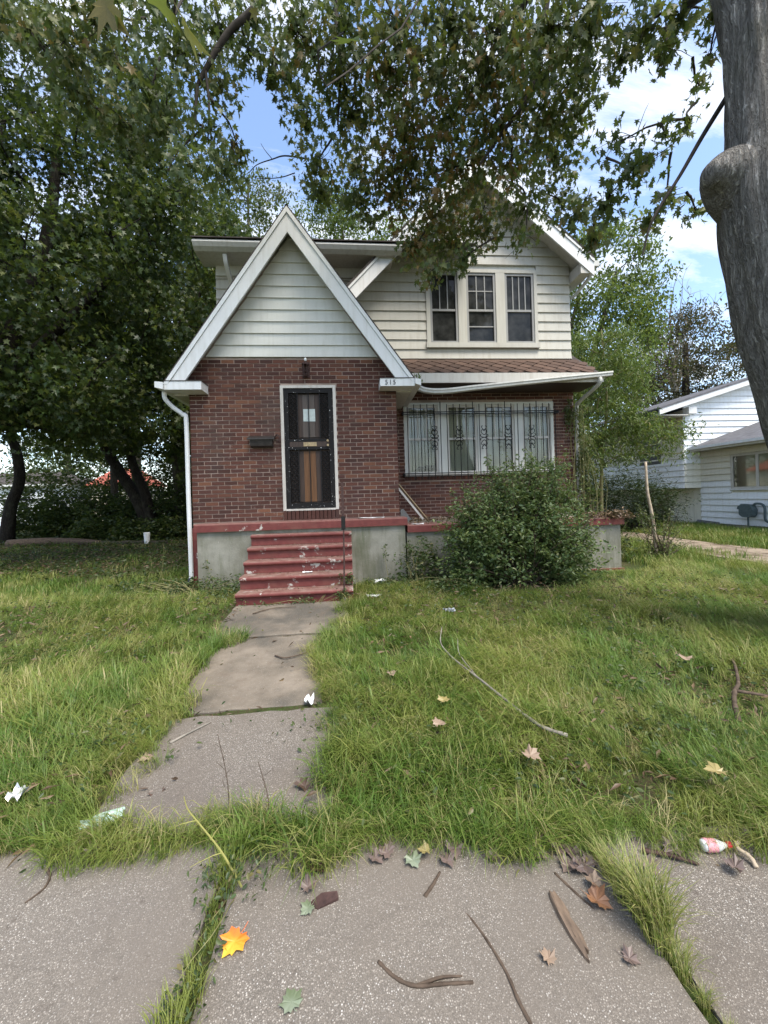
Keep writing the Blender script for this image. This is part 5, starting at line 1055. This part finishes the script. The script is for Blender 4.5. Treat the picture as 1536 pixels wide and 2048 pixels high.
cover('dry_debris', 'fine dry plant debris along the walk edges', 2200, None, None, LANCE, .03, 'litter', .02, [(-1.3, 1.86, .35), (-.5, 1.75, .12), (.5, 1.68, .35), (1.1, 1.6, .2), (-1.2, 2.6, .12), (-1.15, 3.0, .1), (-.9, 4.25, .2), (-.8, 5.3, .3), (-.7, 2.92, .2), (1.5, 1.5, .25), (2.75, 2.65, .3), (2.75, 2.65, .35), (2.6, 2.5, .25)])
m_ = cover('porch_debris', 'dead leaves drifted on the porch floor', 420, (1.0, 3.0), (6.6, 8.1), OVAL, .06, 'litter', .05); m_.location.z += .93
m_ = cover('step_debris', 'leaf crumbs lying on the red step treads', 1, (0, .1), (5.6, 5.7), OVAL, .02, 'litter', .01)
bpy.data.objects.remove(m_)
P = []
for k in range(1, 6):
    n = 90; yy = 5.40+.232*k-RNG.uniform(.0, .10, n)**1.0; P.append(np.stack([RNG.uniform(-1.35, 0, n), yy, np.full(n, .15+.173*k+.008)], 1))
P = np.concatenate(P); tag(leaf_obj('step_debris', LANCE, P, frames(len(P), .1), RNG.uniform(.015, .04, len(P)), M['litter']), 'crumbled leaves gathered at the back of the red treads', 'debris', kind='stuff')

# tufts in the sidewalk joints
def tuft(label, spots, T, hm, mt, cat='grass tuft', group=None):
    t = thing('grass_tuft', label, cat, (spots[0][0], spots[0][1], .0), group); mm = MB()
    for k, (x, y, s, a) in enumerate(spots):
        ob = make_clump(100+k+int(x*50), T, .05, hm*.5, hm, .0042, .5, M[mt], 4, .45); ca, sa = math.cos(a), math.sin(a)
        mm.add([(x+s*(q[0]*ca-q[1]*sa), y+s*(q[0]*sa+q[1]*ca), .0+s*q[2]) for q in (v.co for v in ob.data.vertices)], [tuple(p.vertices) for p in ob.data.polygons]); bpy.data.objects.remove(ob)
    mm.build('blades', M[mt], t); return t
tuft('big yellow green grass tuft growing in the right sidewalk joint', [(1.0, 1.32, 1.0, 1.2), (.99, 1.25, .95, 2.), (.98, 1.40, .9, 1.8), (1.0, 1.18, .5, .4), (1.0, 1.10, .35, 5.5), (.98, 1.49, .6, 2.2), (1.0, 1.02, .3, .5), (1.01, 1.28, .9, 3), (1.0, 1.34, 1.0, 4.5), (1.0, 1.30, 1., 5.8), (.98, 1.58, .5, 2), (.97, 1.66, .5, 1)], 110, .30, 'tuftgrass')
tuft('low grass and weeds filling the left sidewalk joint', [(-.545+.035*math.sin(y*40), y, s, a) for y, s, a in ((1.80, 1.2, 1), (1.74, 1.1, 1), (1.68, .9, 2.4), (1.62, .8, .4), (1.56, .6, 0), (1.48, .5, 1.7), (1.43, .5, 2), (1.38, .5, 4), (1.33, .6, 3), (1.28, .7, 1), (1.24, .8, 4), (1.2, .8, 2), (1.16, .8, 5), (1.12, .8, 0), (1.06, .8, 5))], 60, .17, 'dry_sunlit_grass')
shrub('weed_plant', 'straggling weed leaning over the left sidewalk joint', 'weed', (-.52, 1.62, .02), [((-.48, 1.64, .08), (.17, .13, .08), 260), ((-.52, 1.42, .04), (.07, .14, .04), 120), ((-.54, 1.2, .05), (.075, .16, .05), 160)], OVAL, .022, 'cover', 'greenstem', 1, 0, .3)
m = MB(); m.tube(curve([(-.46, 1.60, .05), (-.55, 1.66, .14), (-.64, 1.70, .22), (-.70, 1.72, .28), (-.72, 1.73, .33)], 5), list(np.linspace(.004, .0018, 21)), 5)
for a, b in (((-.55, 1.66, .14), (-.66, 1.62, .13)), ((-.6, 1.68, .18), (-.52, 1.68, .27)), ((-.66, 1.71, .24), (-.74, 1.69, .24))): limb(m, a, b, .0022, .001, .1, 4, 4)
tag(m.build('weed_stalk', simple('yellow_stalk', (.24, .23, .07), .8)), 'yellow dried weed stalk leaning over the walk', 'weed stalk')
for k, (x, y, h) in enumerate(((-.62, 2.0, .42), (-.42, 1.95, .3))):
    m = MB(); m.tube(curve([(x, y, 0), (x-.01, y, h*.5), (x-.05, y+.01, h)], 5), list(np.linspace(.003, .0015, 11)), 5)
    for q in range(5): limb(m, (x-.02, y, h*(.4+.1*q)), (x-.02+random.uniform(-.05, .05), y, h*(.5+.1*q)), .0015, .0008, .1, 3, 3)
    tag(m.build('weed_stalk', M['twig']), ('taller' if k == 0 else 'shorter')+' brown seed stalk standing before the near path slab', 'weed stalk')

# ------------------------------------------------------------------ litter, sticks, fallen leaves
def ribbon(name, label, cat, pts, r0, r1, mt='twig', fork=None, sides=7):
    m = MB(); c = curve(pts, 6); rad = np.linspace(r0, r1, len(c))*(1+.12*np.sin(np.arange(len(c))*1.9)); m.tube(c, list(rad), sides)
    for f in fork or []: cc = curve(f, 5); m.tube(cc, list(np.linspace(r1*1.4, r1*.6, len(cc))), 5)
    return tag(m.build(name, M[mt], smooth=True), label, cat)
def zg(x, y, h): return (x, y, g(x, y)+h)
ribbon('fallen_branch', 'long curved bare branch lying across the lawn grass', 'branch', [zg(1.22, 2.22, .13), zg(1.09, 2.31, .15), zg(1.0, 2.57, .16), zg(.92, 2.82, .17), zg(.84, 3.08, .17), zg(.79, 3.28, .17), zg(.77, 3.49, .18), zg(.85, 3.78, .20)], .011, .004, 'greytwig', [[zg(.90, 2.9, .17), zg(.86, 3.2, .2), zg(.9, 3.4, .24)]])
ribbon('fallen_branch', 'thick pale broken branch on bare soil at the right edge', 'branch', [zg(2.36, 2.28, .09), zg(2.5, 2.44, .11), zg(2.62, 2.55, .12), zg(2.74, 2.64, .12), zg(2.95, 2.86, .11), zg(3.1, 3.03, .09)], .017, .009, 'twig', [[zg(2.62, 2.55, .12), zg(2.8, 2.5, .1), zg(3.0, 2.45, .08)]])
ribbon('stick', 'pale grey stick lying on the nearest path slab', 'stick', [zg(-1.16, 2.61, .035), zg(-1.08, 2.69, .04), zg(-.98, 2.80, .036)], .008, .005, 'greytwig')
ribbon('stick', 'brown twig on the left sidewalk slab by the grass', 'stick', [(-1.31, 1.80, .03), (-1.27, 1.76, .03), (-1.26, 1.71, .028), (-1.29, 1.66, .026)], .006, .003)
ribbon('stick', 'wavy dark twig lying on the middle slab nearest the camera', 'stick', [(.05, 1.31, .028), (.10, 1.26, .03), (.16, 1.23, .032), (.25, 1.225, .032), (.34, 1.22, .03)], .006, .0045, 'twig', [[(.16, 1.23, .03), (.24, 1.24, .035), (.31, 1.24, .03)]])
ribbon('stick', 'thin dark twig running diagonally on the middle slab', 'stick', [(.36, 1.46, .025), (.41, 1.36, .03), (.45, 1.24, .03), (.46, 1.16, .03), (.48, 1.08, .026)], .0035, .007)
ribbon('stick', 'straight brown stick pointing at the bark piece', 'stick', [(.77, 1.53, .03), (.80, 1.46, .032), (.84, 1.38, .028)], .006, .0045)
ribbon('stick', 'short split stick on the middle slab near the lawn', 'stick', [(.24, 1.50, .028), (.28, 1.54, .032), (.32, 1.59, .03)], .008, .005)
ribbon('stick', 'crooked pale stick beside the crushed bottle', 'stick', [(1.57, 1.46, .03), (1.575, 1.49, .045), (1.56, 1.53, .05), (1.60, 1.56, .045)], .009, .007, 'paletwig')
ribbon('stick', 'long thin stick at the right image edge by the bottle', 'stick', [(1.78, 1.62, .06), (1.72, 1.52, .05), (1.70, 1.42, .03)], .009, .007, 'greytwig')
ribbon('stick', 'dark rotten stick lying along the grass edge at right', 'stick', [(1.18, 1.58, .035), (1.27, 1.54, .04), (1.36, 1.50, .03)], .010, .005, 'rust')
ribbon('stick', 'twig on the second path slab', 'stick', [zg(-.72, 3.75, .04), zg(-.62, 3.68, .045), zg(-.50, 3.72, .045), zg(-.40, 3.78, .045)], .007, .004)
ribbon('stick', 'twig on the third path slab before the steps', 'stick', [zg(-1.2, 4.95, .04), zg(-1.0, 5.1, .045), zg(-.7, 5.12, .045)], .007, .004)
m = MB(); m.prism([(.698, 1.43, .024), (.705, 1.455, .03), (.712, 1.44, .034), (.722, 1.452, .03), (.732, 1.40, .034), (.736, 1.37, .03), (.729, 1.35, .034), (.742, 1.31, .03), (.735, 1.25, .028), (.726, 1.262, .03), (.722, 1.225, .024), (.714, 1.24, .024), (.702, 1.30, .028), (.697, 1.37, .034)], (.003, 0, .016)); m.prism([(.71, 1.43, .045), (.72, 1.42, .045), (.724, 1.3, .042), (.716, 1.29, .042)], (0, 0, .006)); m2 = MB(); m2.prism([(.695, 1.435, .02), (.71, 1.45, .03), (.725, 1.42, .034), (.742, 1.36, .03), (.738, 1.29, .03), (.722, 1.245, .024), (.715, 1.21, .02), (.708, 1.26, .028), (.700, 1.34, .034)], (0, 0, .014)); tag(m.build('bark_piece', M['barkwood']), 'brown strip of rotten wood on the middle sidewalk slab', 'bark')
m = MB(); m.prism([(-.20, 1.52, .02), (-.15, 1.55, .03), (-.09, 1.545, .035), (-.085, 1.525, .03), (-.16, 1.50, .02)], (0, 0, .012)); tag(m.build('bark_piece', M['rust']), 'dark bark flake on the middle slab near the weeds', 'bark')
lg = MB(); lg.tube(curve([(-12.0, 15.2, .25), (-10.8, 15.2, .30), (-9.6, 15.1, .26), (-8.8, 15.0, .20)], 6), list(np.linspace(.17, .10, 19)), 12); tag(lg.build('log', M['twig'], smooth=True), 'fallen brown log lying under the left trees', 'log')
ribbon('timber', 'old flat timber on the ground right of the log', 'timber', [(-8.6, 14.7, .22), (-7.2, 14.5, .22), (-6.2, 14.3, .2)], .08, .06, 'barkmid')
bk = MB(); bk.tube([(-6.95, 14.4, .17), (-6.95, 14.4, .2), (-6.95, 14.4, .55), (-6.95, 14.4, .56)], [.075, .08, .10, .09], 16); tag(bk.build('bucket', M['paper'], smooth=False), 'white plastic bucket standing under the left trees', 'bucket')
def crumple(name, label, cat, c, s, mt, seed, n=3, rot=0.):
    rs = random.Random(seed); bm2 = []; m = MB(); nx_, ny_ = 6, 5; v = []
    for j in range(ny_):
        for i in range(nx_):
            u, w = i/(nx_-1)-.5, j/(ny_-1)-.5; X, Y = u*s[0]+rs.uniform(-.06, .06)*s[0], w*s[1]+rs.uniform(-.08, .08)*s[1]
            v.append((c[0]+X*math.cos(rot)-Y*math.sin(rot), c[1]+X*math.sin(rot)+Y*math.cos(rot), c[2]+abs(rs.gauss(.4, .35))*s[2]))
    q = [(p[0], p[1], p[2]-.004) for p in v]
    m.add(v+q, [(j*nx_+i, j*nx_+i+1, (j+1)*nx_+i+1, (j+1)*nx_+i) for j in range(ny_-1) for i in range(nx_-1)]+[(30+j*nx_+i, 30+(j+1)*nx_+i, 30+(j+1)*nx_+i+1, 30+j*nx_+i+1) for j in range(ny_-1) for i in range(nx_-1)])
    return tag(m.build(name, mt), label, cat)
FOIL = simple('foil', (.75, .76, .78), .3, .6, .1, 20, .6)
crumple('foil_wrapper', 'crumpled silver foil wrapper in the grass at left', 'wrapper', (-1.72, 2.2, .08), (.075, .08, .05), FOIL, 1)
crumple('paper_scrap', 'flattened green and white packet at the grass edge, left of the path', 'litter', (-1.22, 2.02, .05), (.17, .08, .02), simple('green_packet', (.40, .52, .44), .5, .4, .5, 22), 2, rot=.4)
crumple('paper_scrap', 'white scrap lying at the far left edge below the foil', 'litter', (-1.78, 2.04, .05), (.08, .06, .03), M['paper'], 3)
crumple('paper_scrap', 'white paper scrap in the grass just right of the steps', 'litter', (.3, 5.46, .19), (.20, .10, .03), M['paper'], 4)
crumple('paper_scrap', 'small white scrap by the joint of the first two path slabs', 'litter', zg(-.33, 2.93, .05), (.07, .07, .05), M['paper'], 5)
crumple('chip_bag', 'small black and white wrapper lying in the lawn', 'wrapper', (1.11, 4.5, .22), (.13, .09, .05), simple('dark_wrapper', (.25, .26, .28), .35, .5, .9, 14), 6)
crumple('paper_scrap', 'white flake lying on the second step from the bottom', 'litter', (-.62, 5.78, .505), (.14, .06, .012), M['paper'], 7)
crumple('paper_scrap', 'pale peeled flake on the porch cap right of the rail', 'litter', (.35, 6.62, 1.203), (.42, .12, .012), M['paper'], 8)
crumple('paper_scrap', 'white flake on the lower porch edge by the timbers', 'litter', (1.12, 6.55, 1.077), (.2, .08, .012), M['paper'], 9)
cn_ = thing('drink_can', 'white drink can lying in the weeds right of the steps', 'can', (.45, 6.3, .2))
m = MB(); m.tube([(.355, 6.28, .215), (.36, 6.28, .215), (.372, 6.281, .216), (.528, 6.299, .222), (.54, 6.30, .222), (.545, 6.30, .222)], [.026, .03, .036, .036, .03, .026], 14); m.build('body', M['paper'], cn_, smooth=True)
m = MB(); m.tube([(.545, 6.30, .222), (.549, 6.30, .222)], [.025, .024], 14); m.build('lid', FOIL, cn_)
bo = thing('plastic_bottle', 'crushed clear bottle with pink label and red cap at the lawn edge', 'bottle', (1.48, 1.55, .03))
t = NT('clear_plastic'); t.pbr((.62, .63, .62), .25, .5); CP = t.m
m = MB(); m.tube([(1.425, 1.556, .05), (1.43, 1.556, .05), (1.445, 1.556, .05), (1.49, 1.55, .05), (1.515, 1.547, .05), (1.525, 1.546, .05)], [.012, .02, .023, .022, .012, .009], 14); m.build('body', CP, bo, smooth=True)
m = MB(); m.tube([(1.44, 1.556, .05), (1.482, 1.551, .05)], [.0242, .0235], 14, False); m.build('label', simple('pink_label', (.75, .32, .36), .5, .4, .3, 40), bo, smooth=True)
m = MB(); m.tube([(1.527, 1.546, .05), (1.545, 1.545, .05)], [.012, .012], 12); m.build('cap', simple('red_cap', (.5, .03, .03), .4, .4), bo)
LM = {}
def fallen(label, x, y, s, key, stops=None, group=None, h=.012, curlf=.9, rz=None):
    if key not in LM:
        LM[key] = [MAPLE[0].copy()]; 
        t_ = NT('fallen_leaf_'+key); n_ = t_.noise(t_.obj(), 3.2, 5, .6); c_ = t_.ramp(n_, stops); LM[key] = t_.leaf(c_, .15, .5, .04)
    rs = random.Random(int(x*1000+y*77)); v = np.array([(p[0], p[1]-.4, .5*abs(p[0])**1.4*curlf+.55*rs.uniform(-.4, 1)*curlf*(abs(p[0])+abs(p[1]-.4))**2*.5+rs.uniform(0, .05)) for p in MAPLE_F[0]])
    a = rs.uniform(0, 6.28) if rz is None else rz; v = v*s; R = np.array([[math.cos(a), -math.sin(a), 0], [math.sin(a), math.cos(a), 0], [0, 0, 1]]); v = v@R.T
    m = MB(); z0 = (g(x, y) if y > 1.9 else .030)+h; v[:, 2] -= v[:, 2].min(); m.add([(x+p[0], y+p[1], z0+p[2]) for p in v], MAPLE_F[1])
    st0 = v[1]*.5+v[-1]*.5; m.tube([(x+st0[0], y+st0[1], z0+st0[2]), (x+st0[0]*1.4, y+st0[1]*1.4, z0+.002), (x+st0[0]*2.0, y+st0[1]*2.0+.01, z0+.003)], [.0012, .001, .0009], 4)
    return tag(m.build('fallen_leaf', LM[key]), label, 'leaf', group)
TAN = [(.3, (.20, .13, .085)), (.6, (.34, .25, .18))]; BRN = [(.3, (.06, .038, .028)), (.7, (.14, .088, .064))]; MAU = [(.3, (.105, .072, .062)), (.7, (.215, .158, .138))]; YEL = [(.3, (.24, .19, .06)), (.7, (.37, .30, .13))]; GRN = [(.4, (.09, .12, .045)), (.62, (.27, .31, .23))]; ORG = [(.36, (.80, .07, .03)), (.5, (.85, .25, .02)), (.62, (.85, .52, .06))]
fallen('bright orange maple leaf lying on the sidewalk', -.44, 1.415, .085, 'orange', ORG, None, .004, .35, 2.6)
fallen('pale green and white leaf at the bottom centre of the walk', -.22, 1.235, .06, 'green', GRN, None, .004, .3, .5)
fallen('pale green leaf at the grass edge, right of centre', .70, 1.64, .055, 'green', None, None, .02, .8)
fallen('pale green torn leaf at the grass edge, left of the yellow leaf', .22, 1.64, .065, 'green', None, None, .01, 1.)
fallen('small yellow leaf standing at the grass edge', .27, 1.66, .05, 'yellow', YEL, None, .03, 1.2)
fallen('yellow leaf caught in the middle of the lawn', .59, 2.62, .075, 'yellow', None, None, .17, .7)
fallen('pale tan leaf low in the front lawn, largest there', .91, 2.02, .09, 'tan', TAN, None, .17, .9)
fallen('tan leaf in the lawn left of the curved branch', .5, 2.36, .075, 'tan', None, None, .17, .9)
fallen('tan leaf in the lawn nearest the path', .28, 3.02, .075, 'tan', None, None, .17, .9)
fallen('yellow tan leaf in the long grass at right', 1.73, 1.80, .08, 'yellow', None, None, .14, .8)
fallen('pale leaf on the lawn by the thick broken branch', 2.66, 3.0, .09, 'tan', None, None, .14, .7)
fallen('dark curled leaf on the middle slab by the weeds', -.17, 1.66, .07, 'brown', BRN, None, .006, 1.3)
fallen('grey torn leaf on the middle slab below the dark curled leaf', -.20, 1.585, .06, 'mauve', MAU, None, .006, 1.3)
fallen('pale leaf scrap on the middle slab above the orange leaf', -.20, 1.50, .05, 'green', None, None, .004, .6)
fallen('tan curled leaf on the middle slab below the bark strip', .60, 1.255, .045, 'tan', None, None, .004, 1.3)
fallen('mauve leaf on the middle slab near the right tuft', .86, 1.22, .05, 'mauve', None, None, .004, 1.2)
fallen('rust brown leaf pile leaf at the left side of the big tuft', .87, 1.40, .08, 'rustleaf', [(.3, (.20, .09, .045)), (.7, (.36, .19, .10))], None, .006, 1.3)
fallen('tan upright leaf above the rust brown leaf', .885, 1.46, .055, 'tan', None, None, .02, 1.6)
fallen('brown leaf on the near path slab by the left grass', -1.05, 2.2, .07, 'brown', None, None, .012, 1.4)
fallen('brown leaf at the right edge of the near path slab', -.28, 2.15, .09, 'brown', None, None, .03, 1.5)
fallen('pinkish stone coloured leaf at the left edge of the near path slab', -1.24, 2.47, .075, 'tan', None, None, .03, 1.2)
for k, (x, y) in enumerate(((.07, 1.67), (.11, 1.69), (.40, 1.66), (.55, 1.62), (.74, 1.60), (.78, 1.66), (.84, 1.62), (.88, 1.60), (.83, 1.54), (.86, 1.52), (.90, 1.53), (.93, 1.55), (1.15, 1.50), (1.30, 1.56), (1.47, 1.46), (-1.15, 1.84), (-1.05, 1.86), (.36, 1.62))):
    fallen('dry mauve brown leaf among those along the grass edge of the walk', x, y, random.uniform(.05, .075), 'mauve', None, 'dry leaves along the grass edge', random.uniform(.003, .02), 1.3)
